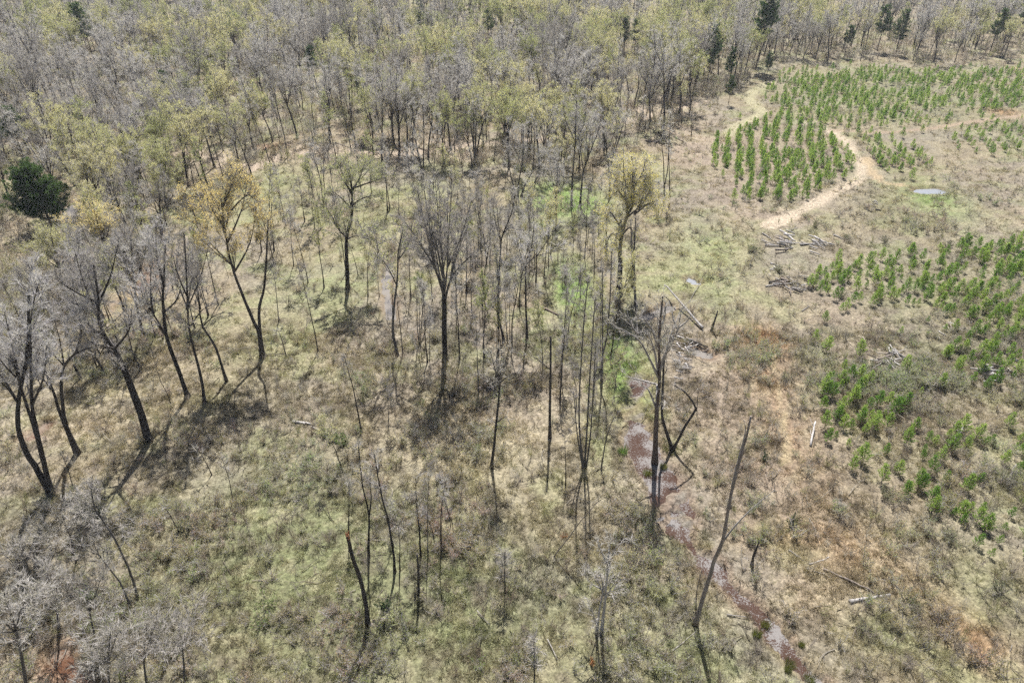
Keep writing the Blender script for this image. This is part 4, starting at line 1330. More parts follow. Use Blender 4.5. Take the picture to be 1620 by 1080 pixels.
hero('dead_snag', 'tall leaning dead snag with a long right branch beside the creek', [[(1100, 985), (1112, 940), (1128, 890), (1143, 850), (1152, 800), (1163, 755), (1176, 705), (1188, 657)]], [[(1143, 856), (1165, 832), (1195, 808), (1230, 787)], [(1158, 770), (1168, 742), (1185, 700), (1186, 682)], [(1143, 850), (1149, 838), (1152, 828)]], 0.19, bark=M_DEAD_BR, wood=M_DEAD, size=.4, dens=.2, twigs=2, tip=.35, leafy_trunk=1, extra=0, cat='dead tree', limb_mat=M_DEAD)
hero('dead_stake', 'thin broken stem at the foot of the leaning snag', [[(1101, 968), (1103, 935), (1110, 900)]], [], .06, twigs=0, tip=.4, cat='dead tree', bark=M_DEAD_BR)
hero('broken_stump', 'dark leaning stump right of the tall snag', [[(1190, 893), (1194, 875), (1202, 853)]], [[(1194, 878), (1198, 868), (1204, 862)]], .15, twigs=0, tip=.35, extra=0, cat='stump')
hero('broken_stump', 'dark forked stump beside the fallen white log', [[(1125, 524), (1130, 508), (1135, 492)]], [], .17, twigs=0, tip=.5, cat='stump')
# three dark poles at the woodland corner and trees round the glade
hero('slender_tree', 'trio of dark pole trees right of the willow crown', [[(1050, 322), (1052, 290), (1056, 267), (1058, 222), (1060, 180)], [(1060, 312), (1059, 270), (1058, 228)], [(1051, 320), (1050, 260), (1047, 228), (1046, 190)]], [], .13, size=1.3)
hero('bare_tree', 'left of two dark trunks with shadows in the bright green glade', [[(904, 325), (905, 295), (907, 267), (911, 211), (912, 160)]], [[(910, 225), (895, 190), (890, 160)], [(910, 230), (925, 195), (930, 165)]], .2, size=2.0)
hero('bare_tree', 'right of two dark trunks with shadows in the bright green glade', [[(918, 324), (920, 295), (924, 267), (938, 229), (946, 210)]], [[(923, 270), (918, 235), (914, 200)], [(930, 250), (928, 215), (932, 185)], [(938, 229), (950, 200), (952, 175)]], .19, size=2.0)
hero('bare_tree', 'vase shaped small bare tree below the bright green glade', [[(880, 356), (880, 330), (880, 307)]], [[(880, 310), (873, 280), (870, 245)], [(880, 310), (893, 289), (900, 255)], [(880, 305), (882, 270), (884, 235)], [(880, 312), (862, 285), (856, 260)]], .17, size=1.9, tip=.8, leafy_trunk=1)
hero('bare_tree', 'dark forked trunk between glade and willow', [[(966, 312), (964, 285), (963, 267), (958, 229), (952, 190)]], [[(960, 238), (972, 210), (978, 180)], [(959, 232), (945, 210), (940, 190)]], .2, size=1.9)
hero('bare_tree', 'wide grey multi stemmed bare tree left of the green glade', [[(824, 312), (832, 290), (842, 271), (845, 235), (845, 190)], [(819, 311), (822, 280), (827, 256), (828, 200)], [(826, 312), (845, 290), (858, 262), (865, 225)], [(818, 311), (808, 280), (802, 235)]], [[(842, 271), (860, 245), (875, 230)], [(825, 265), (812, 225), (808, 190)]], .19, bark=M_BARK_GREY, size=2.1)
hero('bare_tree', 'dark straight tree standing in the sandy creek bed', [[(644, 238), (644, 210), (643, 190), (640, 150)]], [[(643, 195), (632, 170), (628, 150)], [(643, 190), (655, 165), (660, 145)]], .22, size=2.0)
hero('bare_tree', 'thick forked tree right of the sandy creek bed', [[(752, 256), (749, 225), (745, 200), (735, 165)], [(752, 256), (757, 225), (764, 195), (775, 165)]], [[(750, 230), (750, 190), (752, 150)]], .26, size=2.2)
hero('bare_tree', 'close pair of dark trunks in front of the sandy creek bed', [[(668, 270), (662, 240), (657, 215), (652, 160)], [(670, 270), (670, 235), (671, 205), (668, 165)]], [], .18, size=1.9, leafy_trunk=.4)

# front brush: slender dead and budding stems
hero('dead_snag', 'leaning broken trunk with raw orange top in the front brush', [[(582, 988), (578, 950), (570, 915), (560, 880), (551, 845)]], [], .19, twigs=0, tip=.72, cat='dead tree', cut=True)
hero('slender_tree', 'slim forked tree with pale twigs behind the orange topped trunk', [[(583, 880), (584, 840), (584, 812), (577, 780), (572, 745), (568, 700)], [(584, 814), (587, 790), (586, 750)]], [], .11, wood=M_DEAD, twig=M_TWIG_PALE, size=1.1, twigs=7)
hero('slender_tree', 'slim dark tree with blackened foot right of the orange topped trunk', [[(624, 902), (622, 870), (614, 820), (606, 790), (598, 750), (592, 715)]], [[(614, 822), (630, 825), (640, 810)]], .12, wood=M_DEAD, twig=M_TWIG_PALE, size=1.1, twigs=7, extra=0)
hero('slender_tree', 'thin companion stem beside the slim blackened tree', [[(632, 900), (632, 860), (629, 830)]], [], .06, wood=M_DEAD, twig=M_TWIG_PALE, size=.7, twigs=6)
hero('slender_tree', 'upright slim stem with pale fuzzy twigs in the front brush', [[(666, 880), (664, 840), (660, 800), (658, 758)]], [], .09, wood=M_DEAD, twig=M_TWIG_PALE, size=1.0, twigs=8, leafy_trunk=.3)
hero('slender_tree', 'thinnest pale stem right of the upright fuzzy stem', [[(677, 878), (677, 830), (677, 780), (678, 755)]], [], .05, wood=M_DEAD, twig=M_TWIG_PALE, size=.8, twigs=8, bark=M_BARK_GREY)
hero('slender_tree', 'curved black slim stem in the front brush', [[(699, 872), (698, 835), (699, 800), (705, 758)]], [], .08, wood=M_DEAD, twig=M_TWIG_PALE, size=.7, twigs=6)
hero('dead_pole', 'short dark pole with fallen sticks at its foot', [[(662, 945), (662, 915), (660, 876)]], [], .11, twigs=0, tip=.7, cat='dead tree')
hero('slender_tree', 'thin pale budding stem left of the slim forked tree', [[(551, 842), (551, 800), (551, 762)]], [], .06, wood=M_DEAD, twig=M_TWIG_PALE, size=1.0, twigs=9)
hero('sapling_tree', 'small pale pinkish sapling in the front brush', [[(799, 938), (798, 905), (798, 872)]], [], .06, wood=M_DEAD, twig=M_TWIG_PALE, size=.8, twigs=12, leafy_trunk=.2, dens=2)
hero('sapling_tree', 'pale sapling at the bottom edge of the brush', [[(845, 1076), (845, 1045), (844, 1010)]], [], .06, wood=M_DEAD, twig=M_TWIG_PALE, size=.9, twigs=10, leafy_trunk=.2, dens=2)
hero('dead_tree', 'split white dead tree with pale twiggy crown near the bottom', [[(952, 1000), (955, 960), (958, 920), (962, 885)], [(944, 998), (948, 965), (955, 930), (950, 905)]], [[(956, 940), (945, 915), (930, 900)], [(955, 930), (938, 922), (925, 905)], [(944, 985), (936, 960), (926, 950)], [(962, 890), (975, 865), (985, 855)], [(961, 890), (950, 865), (945, 850)], [(958, 945), (968, 930), (974, 922)]], .15, bark=M_WHITE, wood=M_WHITE, twig=M_TWIG_PALE, size=1.1, dens=1.2, twigs=10, tw=(.3, .7), cat='dead tree', limb_mat=M_WHITE)
hero('leaning_pole', 'long thin leaning pole lying over the brush left of the creek', [[(875, 880), (900, 848), (925, 815), (946, 793)]], [], .06, twigs=0, tip=.4, bark=M_DEAD_BR, cat='dead tree')
hero('bare_tree', 'pale leaning bare tree with feathery top at lower left', [[(217, 945), (205, 905), (190, 870), (170, 835), (150, 805)]], [[(152, 808), (135, 795), (118, 785)], [(150, 805), (142, 785), (138, 770)], [(160, 820), (150, 800), (128, 805)], [(172, 838), (190, 830), (200, 845)]], .11, bark=M_BARK_GREY, wood=M_DEAD, twig=M_TWIG_PALE, size=1.3, dens=1.5, twigs=9, tip=.5)
hero('bare_tree', 'grey leaning bare stem below the feathery topped tree', [[(205, 958), (190, 920), (170, 893), (150, 872)]], [[(152, 875), (135, 865), (118, 862)], [(165, 888), (150, 868), (145, 850)]], .09, bark=M_BARK_GREY, wood=M_DEAD, twig=M_TWIG_PALE, size=1.1, dens=1.4, twigs=9)
for (pts, r, lab) in [([(45, 1120), (38, 1060), (25, 1000), (8, 940)], .14, 'pale bare tree at the bottom left corner'), ([(175, 1110), (172, 1050), (176, 1000)], .10, 'pale bare tree left of the bottom brown stream bank'),
                      ([(232, 1085), (228, 1040), (232, 985)], .09, 'pale twiggy tree in the lower left thicket'), ([(292, 1075), (288, 1030), (282, 985)], .09, 'rightmost pale twiggy tree of the lower left thicket'),
                      ([(40, 945), (30, 900), (18, 850)], .10, 'pale bare tree at the left edge above the thicket'), ([(95, 1000), (88, 950), (75, 905)], .10, 'pale arching bare tree above the brown stream'),
                      ([(150, 1010), (142, 965), (135, 925)], .08, 'pale twiggy tree in the middle of the lower left thicket'), ([(120, 720 + 170), (112, 850), (100, 815)], .07, 'small pale tree below the dark three stemmed tree')]:
    e = pts[-1]
    m_ = pts[-2]
    hero('bare_tree', lab, [pts], [[m_, (m_[0] - 25, m_[1] - 25), (m_[0] - 52, m_[1] - 32)], [m_, (m_[0] + 24, m_[1] - 22), (m_[0] + 48, m_[1] - 34)], [m_, (m_[0] + 8, m_[1] - 30), (m_[0] + 18, m_[1] - 55)]], r, bark=M_BARK_GREY, wood=M_DEAD, twig=M_TWIG_PALE, size=1.5, dens=1.3, twigs=9, tw=(.3, .8), leafy_trunk=.3)
for (pts, lab) in [([(283, 840), (270, 815), (255, 795)], 'thin dark stem left of the green bush in the lower left'), ([(368, 790), (362, 755), (352, 725)], 'thin leaning stem at the edge of the olive brush'), ([(335, 750), (325, 728), (312, 708)], 'slanting thin stem below the long shadow'),
                   ([(84, 880), (75, 850), (68, 828)], 'thin dark stem below the dark three stemmed tree'), ([(117, 775), (108, 745), (98, 722)], 'thin stem right of the dark three stemmed tree')]:
    hero('slender_tree', lab, [pts], [], .055, size=.9, twigs=6, twig=M_TWIG_PALE, leafy_trunk=.3)

# slim young trees scattered through the middle clearing
def slim_trees():
    rng = np.random.default_rng(61)
    zones = [([(430, 300), (520, 275), (700, 270), (820, 285), (820, 340), (640, 380), (500, 350)], 30, 'below the sandy creek bed'),
             ([(640, 380), (860, 340), (960, 340), (960, 440), (880, 470), (700, 470)], 46, 'behind the vase shaped tree'),
             ([(840, 560), (960, 470), (1000, 500), (1000, 620), (930, 700), (870, 640)], 14, 'left of the big dead tree'),
             ([(590, 470), (820, 450), (850, 560), (700, 600), (600, 570)], 18, 'around the foot of the vase shaped tree'),
             ([(20, 560), (260, 430), (380, 420), (330, 520), (180, 600), (60, 650)], 44, 'among the big left trees'),
             ([(420, 330), (540, 300), (600, 340), (600, 470), (520, 520), (430, 470)], 22, 'in the pale green middle clearing'),
             ([(540, 700), (720, 690), (720, 880), (540, 880)], 9, 'in the front brush')]
    for poly, n, where in zones:
        xs, ys = [p[0] for p in poly], [p[1] for p in poly]
        k = 0
        while k < n:
            px, py = rng.uniform(min(xs), max(xs)), rng.uniform(min(ys), max(ys))
            if not in_poly(px, py, poly):
                continue
            k += 1
            X, Y = gnd(px, py)
            if float(water_mask(np.array([X]), np.array([Y]), .3)[0]) > .2:
                continue
            leafy = rng.random() < .3
            big = rng.random() < .5 and py < 600
            sc = rng.uniform(.55, .85) if big else rng.uniform(.22, .48)
            o = place_tree('slim_tree', 'leaf_pole' if leafy else 'bare_pole', int(rng.integers(0, 30)), X, Y, sc, rng.uniform(0, 6.28),
                           f"{'budding' if leafy else 'bare'} {'tall' if big else 'short'} slim tree {where}", 'tree', f"{'budding' if leafy else 'bare'} {'tall' if big else 'short'} slim trees {where}")

slim_trees()

# ------------------------------------------------------------------ pines standing in the wood
def pine(base_px, top_py, i, label, wide=1.0):
    X, Y = gnd(*base_px)
    h = lift(base_px[0], top_py, Y)[2]
    ht = VARIANTS['pine'][i % 3][2]
    o = place_tree('pine_tree', 'pine', i, X, Y, h / ht, i * 1.3, label, 'pine', 'tall pines in the wood')
    o.scale = (h / ht * wide, h / ht * wide, h / ht)
_p = gnd(84, 364)
place_tree('pine_tree', 'round_pine', 0, _p[0], _p[1], 1.0, .4, 'large dark round pine at the left edge of the wood', 'pine', 'tall pines in the wood')
for k, (b, t, w, lab) in enumerate(PINES):
    pine(b, t, k + 1, lab, w)

# ------------------------------------------------------------------ planted pine saplings
ONES = 'first second third fourth fifth sixth seventh eighth ninth tenth eleventh twelfth thirteenth fourteenth fifteenth sixteenth seventeenth eighteenth nineteenth'.split()
TENS = 'twenty thirty forty fifty sixty seventy eighty ninety'.split()
def ordinal(n):
    if n < 20:
        return ONES[n - 1]
    t, o = divmod(n, 10)
    if n >= 100:
        return 'hundred-' + (ordinal(n - 100) if n > 100 else 'th')
    return TENS[t - 2] + '-' + ONES[o - 1] if o else TENS[t - 2][:-1] + 'ieth'
WHERE = {'young pine strewn over the right field': 'strewn over right field', 'young pine in the rows left of the forked dirt track': 'left of the dirt track', 'young pine in the far block above the dirt track': 'above the dirt track',
         'young pine in the small block right of the forked track': 'right of the dirt track', 'young pine in the far right block beyond the puddle': 'beyond the puddle',
         'young pine in the band above the brush heaps': 'above the brush heaps', 'young pine in the small cluster left of the brush heaps': 'left of the brush heaps',
         'young pine among the brush heaps at the right edge': 'among the brush heaps', 'young pine in the cluster right of the rust coloured grass': 'right of rusty grass',
         'young pine in the lower right rows': 'at the lower right'}
def plantation():
    rng = np.random.default_rng(4)
    blocks = [  # polygon in the photograph, row spacing, step in row, heading, keep, label
        ([(1128, 235), (1160, 205), (1230, 182), (1305, 205), (1345, 255), (1352, 280), (1290, 310), (1262, 325), (1225, 318), (1170, 320), (1140, 285)], 2.4, .9, 1.25, .9, 'young pine in the rows left of the forked dirt track'),
        ([(1210, 150), (1235, 124), (1300, 116), (1400, 112), (1500, 118), (1625, 112), (1625, 165), (1540, 190), (1440, 200), (1310, 200), (1235, 180)], 2.0, 1.3, 1.0, .8, 'young pine in the far block above the dirt track'),
        ([(1350, 212), (1385, 208), (1465, 235), (1475, 270), (1440, 272), (1418, 288), (1395, 280), (1372, 245)], 3.0, 1.3, 1.35, .7, 'young pine in the small block right of the forked track'),
        ([(1470, 205), (1625, 190), (1625, 250), (1530, 240)], 2.9, 1.7, 1.2, .6, 'young pine in the far right block beyond the puddle'),
        ([(1285, 440), (1330, 415), (1450, 405), (1625, 380), (1625, 560), (1540, 510), (1400, 480), (1300, 490)], 2.1, 1.2, .5, .78, 'young pine in the band above the brush heaps'),
        ([(1275, 500), (1310, 480), (1315, 540), (1280, 560)], 2.5, 1.6, .5, .6, 'young pine in the small cluster left of the brush heaps'),
        ([(1470, 540), (1625, 520), (1625, 640), (1500, 600)], 2.2, 1.4, .5, .7, 'young pine among the brush heaps at the right edge'),
        ([(1295, 660), (1320, 595), (1360, 590), (1440, 640), (1470, 690), (1410, 760), (1330, 740)], 2.0, 1.25, .6, .8, 'young pine in the cluster right of the rust coloured grass'),
        ([(1370, 740), (1460, 690), (1625, 690), (1625, 880), (1545, 890), (1500, 820), (1420, 790)], 1.9, 1.2, .6, .8, 'young pine in the lower right rows'),
    ]
    blocks.append(([(1290, 420), (1625, 380), (1625, 880), (1420, 800), (1300, 660)], 2.8, 2.3, .55, .3, 'young pine strewn over the right field'))
    allp = []
    for poly, rs, st, hd, keep, lab in blocks:
        gp = np.array([gnd(*p) for p in poly])
        c = gp.mean(0)
        R = np.max(np.linalg.norm(gp - c, axis=1))
        u, v = np.array([math.cos(hd), math.sin(hd)]), np.array([-math.sin(hd), math.cos(hd)])
        for a in np.arange(-R, R, rs):
            for b in np.arange(-R, R, st):
                q = c + v * (a + .6 * math.sin(b * .12)) + u * (b + rng.uniform(-.6, .6)) + rng.normal(size=2) * (.42 if gp[:, 1].mean() < 160 else .7)
                px, py = to_px(q[0], q[1])
                if not in_poly(px + rng.normal() * 7, py + rng.normal() * 5, poly):
                    continue
                if rng.random() > keep * (.35 + 1.1 * float(sstep(.3, .55, fbm(q[0], q[1], 8, 51, 2)))):
                    continue
                allp.append((q[0], q[1], lab, round(a, 3), b))
    XY = np.array([(p[0], p[1]) for p in allp])
    ok = (on_track(XY[:, 0], XY[:, 1]) < .2) & (water_mask(XY[:, 0], XY[:, 1], .6) < .1)
    allp = [p for p, k in zip(allp, ok) if k]
    allp.sort(key=lambda p: p[1])
    XY = np.array([(p[0], p[1]) for p in allp])
    Z = ground_z(XY[:, 0], XY[:, 1])
    rest = []
    rows = {}
    for k, p in enumerate(allp[:300]):
        rows.setdefault(p[2], {}).setdefault(p[3], []).append(k)
    spot = {}
    for lab, rr in rows.items():
        order = sorted(rr, key=lambda a: np.mean([to_px(allp[k][0], allp[k][1])[0] for k in rr[a]]))
        for ri, a in enumerate(order):
            for ki, k in enumerate(sorted(rr[a], key=lambda k: allp[k][1])):
                spot[k] = f'young pine, {ordinal(ki + 1)} from near end of {ordinal(ri + 1)} row, ' + WHERE[lab]
    for k, (X, Y, lab, _a, _b) in enumerate(allp):
        sc = rng.uniform(.36, .9) * (1.0 if Y < 140 else .9)
        i = int(rng.integers(0, 6))
        rz = rng.uniform(0, 6.28)
        if k < 300:
            place_tree('pine_sapling', 'sapling', i, X, Y, sc, rz, spot[k], 'pine sapling', lab.replace('young pine in', 'young pines in').replace('young pine among', 'young pines among').replace('young pine strewn', 'young pines strewn'), z=float(Z[k]))
        else:
            rest.append((X, Y, Z[k], sc, i, rz))
    if rest:
        ms = []
        for (tm, cm, ht) in VARIANTS['sapling']:
            ms.append((tm, cm))
        r = np.array(rest)
        for part, which in (('trunk', 0), ('crown', 1)):
            proto_collection('far_sapling_' + part, [m[which] for m in ms])
            scatter('far_sapling_' + ('foliage' if which else 'stems'), 'rows of far young pines dotting the plantation', 'far_sapling_' + part, r[:, :3], np.repeat(r[:, 3:4], 3, 1), np.c_[np.zeros((len(r), 2)), r[:, 5]], r[:, 4].astype(int), np.ones((len(r), 3)) * .2)
    print('saplings', len(allp))

plantation()

# ------------------------------------------------------------------ bushes, rushes
def bush(name, label, px, py, h, w, leaf_mat, n_leaf=500, leaf=.09, stems=9, twig=None, twigs=24, cat='bush', group=None):
    X, Y = gnd(px, py)
    rng = np.random.default_rng(int(px * 3 + py))
    root = link(name, None, None, (X, Y, float(ground_z(X, Y))), 0)
    tag(root, label, cat, group)
    g, f = Geo(), Geo()
    TP, TD = [], []
    for s_ in range(stems):
        a = rng.uniform(0, 6.28)
        P = wander((rng.normal() * .1 * w, rng.normal() * .1 * w, -.08), (math.cos(a) * w / h * .6, math.sin(a) * w / h * .6, 1), h * rng.uniform(.6, 1.0), 5, rng, .03, .13)
        g.tube(P, np.linspace(.022, .008, 6), 4, 0, cap=False)
        for _ in range(twigs):
            p, d = sample_path(P, rng.uniform(.2, 1))
            TP.append(p)
            TD.append(unit(d + rng.normal(size=3) * .65))
    TP, TD = np.array(TP), np.array(TD)
    Lt = rng.uniform(.15, .4, len(TP)) * w
    f.slivers(TP, TD, Lt, .02, 0, rng)
    if n_leaf:
        k = rng.integers(0, len(TP), n_leaf)
        f.leaves(TP[k] + TD[k] * (Lt[k] * rng.uniform(.2, 1.0, n_leaf))[:, None], leaf * rng.uniform(.6, 1.4, n_leaf), 1, rng)
    link('stems', g.mesh('stems', [M_TWIG_DARK if twig is None else twig]), root)
    link('foliage', f.mesh('foliage', [twig or M_TWIG_DARK] + ([leaf_mat] if leaf_mat else [])), root)
    return root

bush('evergreen_bush', 'dark evergreen bush right of the orange topped trunk', 611, 968, 2.1, 1.1, M_LEAF_DK, 1100, .10, 10)
bush('leafy_bush', 'bright leafy green bush beside the fallen pale log', 540, 705, 1.6, 1.7, M_LEAF, 800, .11)
bush('leafy_bush', 'small bright green bush left of the fallen log bush', 515, 690, 1.1, 1.2, M_LEAF, 450, .10)
bush('leafy_bush', 'green bush beside thin stems at lower left', 297, 835, 1.5, 1.3, M_LEAF_GREY, 700, .09)
bush('leafy_bush', 'dark green bush below the thin stems at lower left', 245, 885, 1.5, 1.4, M_LEAF_GREY, 700, .09)
bush('leafy_bush', 'fresh green bush in the middle of the olive brush', 425, 955, 1.3, 1.6, M_LEAF, 420, .10)
bush('leafy_bush', 'second fresh green bush above the first in the olive brush', 415, 985, 1.0, 1.4, M_LEAF, 380, .10)
bush('leafy_bush', 'light green young tree behind the pale pond', 664, 452, 2.6, 1.1, M_LEAF, 420, .14)
bush('leafy_bush', 'light green shrub among pale brush left of the willow', 862, 372, 2.6, 1.3, M_LEAF, 420, .15)
bush('evergreen_bush', 'dark bush right of the long snag branch', 1253, 830, 1.4, .9, M_LEAF_DK, 600, .09)
bush('evergreen_bush', 'dark bush above the leaning snag top', 1208, 728, 1.1, .8, M_LEAF_DK, 400, .09)
bush('rust_bush', 'small rust topped bush at bottom centre', 936, 1050, .9, .45, M_RUST, 260, .09, 6)
bush('rust_bush', 'rusty brown bush in the brush left of the creek', 893, 848, .7, .8, M_RUST, 160, .07, 6)
for k, (px, py, h, lab) in enumerate([(1197, 1003, .8, 'rush tuft on the left bank of the lower creek'), (1213, 985, .8, 'rush tuft in the middle of the lower creek'), (1250, 1047, .9, 'larger rush tuft at the right bank of the creek'), (1246, 1060, .6, 'small rush tuft below the larger right bank tuft'),
                                      (1282, 1072, .9, 'widest rush tuft at the bottom edge of the creek'), (1268, 1020, .5, 'tiny rush tuft on the right creek bank'), (1025, 745, .9, 'mossy rush tuft left of the big dead tree'), (1050, 735, .8, 'mossy rush tuft right of the big dead tree'), (985, 715, 1.1, 'green reed clump on the left bank of the upper creek')]):
    X, Y = gnd(px, py)
    rng = np.random.default_rng(900 + k)
    n = 260
    a, rr = rng.uniform(0, 6.28, n), rng.uniform(0, .42, n) * h
    g = Geo()
    g.slivers(np.stack([np.cos(a) * rr, np.sin(a) * rr, np.full(n, -.1)], 1), b_norm(np.stack([np.cos(a) * rng.uniform(0, .6, n), np.sin(a) * rng.uniform(0, .6, n), np.ones(n)], 1)), h * rng.uniform(.5, 1.1, n), .035, 0, rng)
    tag(link('rush_tuft', g.mesh('rush_tuft', [M_MOSS if k != 8 else M_LEAF]), None, (X, Y, max(float(ground_z(X, Y)), WATER_Z - .05))), lab, 'rushes', 'rush tufts along the creek')
for (px, py, h, w, lab) in [(990, 1065, 1.5, 2.0, 'pale grey twiggy bush right of the split white tree'), (265, 1030, 1.7, 2.2, 'pale grey twiggy bush above the lower left corner'), (1330, 800, 1.0, 1.4, 'grey brown bush below the young pine cluster'), (620, 820, 1.3, 1.4, 'pale twiggy bush behind the slim stems'),
                            (650, 790, 1.2, 1.3, 'pale twiggy bush above the slim stems'), (1175, 600, 1.1, 1.3, 'grey bush left of the rust coloured grass'), (470, 790, 1.2, 1.4, 'grey twiggy bush at the upper edge of the olive brush'), (890, 500, 1.3, 1.6, 'brown twiggy bush above the leaning broken pole'),
                            (330, 700, 1.0, 1.3, 'pale twiggy bush at the end of the long shadow'), (1180, 320, 1.5, 1.6, 'grey bush at the lower left of the sapling rows')]:
    bush('twiggy_bush', lab, px, py, h, w, None, 0, 0, 12, M_TWIG_PALE, 30)
for (px, py, h, w, lab) in [(1012, 492, 1.6, 2.8, 'fallen pale branchy crown behind the big dead tree'), (1075, 580, 1.4, 2.4, 'pale tangle of roots and twigs right of the big dead tree'), (1092, 560, 1.0, 1.8, 'small pale twig tangle by the red puddle'),
                            (1236, 388, .8, 1.8, 'twig tangle in the heap below the sandy track end'), (1262, 458, .8, 2.0, 'twig tangle in the heap in the middle of the right field'), (1404, 574, .9, 2.2, 'white twig tangle among the young pines'), (1566, 598, .8, 2.2, 'twig tangle in the right edge heap'),
                            (950, 1005, .7, 1.5, 'twig tangle at the foot of the split white tree'), (1590, 600, .7, 1.6, 'outermost twig tangle at the right picture edge')]:
    bush('twig_tangle', lab, px, py, h, w, None, 0, 0, 16, M_TWIG_PALE, 26, cat='brush')
_r = np.random.default_rng(321)
FIELD = [(1460, 575, 'right of the white brush heap'), (1372, 610, 'left of the white brush heap'), (1430, 650, 'below the white brush heap'), (1520, 560, 'above the dark brush heap'), (1340, 380, 'right of the upper log pile'), (1400, 385, 'in the middle of the upper field'), (1290, 360, 'above the upper log pile'), (1330, 470, 'in the young pine band'),
         (1240, 600, 'by the rust coloured grass'), (1500, 700, 'between the lower right pine rows'), (1590, 760, 'at the right edge by the pines'), (1500, 850, 'below the lower right pines'), (1580, 940, 'at the lower right edge'), (1440, 960, 'right of the fallen white log'), (1370, 1000, 'below the fallen white log'), (1500, 390, 'in the far right field'),
         (1580, 420, 'at the right edge of the far field'), (1450, 420, 'above the young pine band'), (1400, 790, 'left of the lower right pines'), (1560, 500, 'right in the young pine band'), (1230, 430, 'left of the lower log pile'), (1190, 400, 'in the pale green meadow')]
for (px, py, lab) in FIELD:
    bush('round_bush', 'rounded grey green bush ' + lab, px, py, _r.uniform(1.0, 1.5), _r.uniform(1.2, 1.9), M_LEAF_GREY, 520, .09, 11, None, 26, group='rounded bushes of the clearing')

# ------------------------------------------------------------------ fallen logs and brush heaps
def log(name, label, p1, p2, r, mat, z=0.0, z2=None, group=None, stubs=2, cat='log'):
    a, b = gnd(*p1), gnd(*p2)
    L = float(np.linalg.norm(b - a))
    rng = np.random.default_rng(int(p1[0] * 11 + p2[1] * 5 + r * 1000))
    z1 = float(ground_z(*a)) + r * .7 + z
    zb = float(ground_z(*b)) + r * .5 + (z if z2 is None else z2)
    n = max(5, int(L / .5))
    t = np.linspace(0, 1, n)
    P = np.stack([(b - a)[0] * t, (b - a)[1] * t, (zb - z1) * t], 1)
    P[1:-1] += np.cumsum(rng.normal(size=(n - 2, 3)) * .03, axis=0)
    R = np.linspace(r, r * .55, n) * rng.uniform(.9, 1.1, n)
    g = Geo()
    g.tube(P, R, 8, 0, rng=rng, rough=.12)
    for _ in range(stubs):
        p, d = sample_path(P, rng.uniform(.3, .95))
        Q = wander(p, side_dir(d, rng.uniform(.5, 1.1), rng, .3), rng.uniform(.3, 1.0) * min(1, L / 3), 3, rng, .05, .15)
        g.tube(Q, np.linspace(r * .35, r * .12, 4), 5, 0)
    o = link(name, g.mesh(name, [mat]), None, (a[0], a[1], z1))
    tag(o, label, cat, group)
    return o

log('fallen_log', 'split white fallen log on the grass at lower right', (1344, 952), (1408, 941), .17, M_WHITE)
log('fallen_log', 'long thin grey log lying above the white log', (1302, 901), (1384, 939), .10, M_DEAD_BR)
log('fallen_log', 'short pale log by the curved grass at lower right', (1248, 870), (1271, 887), .08, M_DEAD)
log('fallen_branch', 'pale broken branch beside the long grey log', (1280, 893), (1312, 880), .08, M_DEAD, stubs=4, cat='branch')
log('fallen_branch', 'thin pale branch under the long grey log', (1285, 903), (1310, 912), .05, M_DEAD, cat='branch')
log('fallen_log', 'pale rotten log in front of the middle clearing', (463, 668), (492, 672), .16, M_WHITE, stubs=4)
log('fallen_log', 'pale log end pointing at the bright leafy bush', (493, 676), (528, 692), .11, M_DEAD)
log('fallen_log', 'long white fallen trunk pointing up from behind the big dead tree', (1111, 522), (1049, 464), .17, M_WHITE, .2, 1.2)
log('fallen_branch', 'thin pale pole standing up right of the white fallen trunk', (1090, 478), (1110, 445), .05, M_DEAD, 0, .6, cat='branch')
log('fallen_log', 'dark wet log by the small red puddle', (1090, 540), (1120, 550), .16, M_BARK, .1)
log('fallen_log', 'small pale log in the pine band field', (1268, 494), (1280, 485), .10, M_DEAD)
log('fallen_branch', 'pale branch lying under the lower right pines', (1455, 648), (1480, 626), .08, M_DEAD_BR, stubs=3, cat='branch')
log('fallen_branch', 'white broken stump end at the edge of the pine cluster', (1282, 706), (1287, 676), .13, M_WHITE, 0, .8, cat='branch')
log('fallen_branch', 'white branch in the right field below the brush heaps', (1500, 706), (1520, 682), .12, M_WHITE, .05, .6, stubs=4, cat='branch')
log('fallen_branch', 'long grey branch at the right field edge', (1540, 672), (1612, 650), .07, M_DEAD_BR, stubs=5, cat='branch')
log('fallen_branch', 'pale stub at the right edge of the lower field', (1597, 758), (1606, 738), .11, M_DEAD, 0, .4, cat='branch')
log('fallen_branch', 'pale stick across the creek mouth by the snag', (1060, 1030), (1100, 998), .05, M_DEAD, cat='branch')
log('fallen_branch', 'pale forked stick over the lower creek', (1150, 972), (1182, 976), .05, M_DEAD, .1, cat='branch')
log('fallen_branch', 'dark fallen branch at the foot of the golden tree', (415, 563), (470, 561), .06, M_BARK, .1, stubs=3, cat='branch')
log('fallen_branch', 'dark fallen branch right of the dark straight trunk', (560, 488), (583, 495), .08, M_BARK, .2, stubs=3, cat='branch')
log('fallen_branch', 'pale stick in the brush above the slim stems', (707, 783), (735, 799), .05, M_DEAD, .15, cat='branch')
log('fallen_branch', 'pale stick near the bottom of the front brush', (755, 968), (775, 990), .05, M_DEAD, .2, cat='branch')
log('fallen_branch', 'pale stick left of the rust topped bush', (866, 1012), (882, 1045), .05, M_DEAD, .2, cat='branch')
log('fallen_log', 'dark log in the bend below the bright grass', (858, 488), (885, 500), .15, M_BARK_RED, .1)

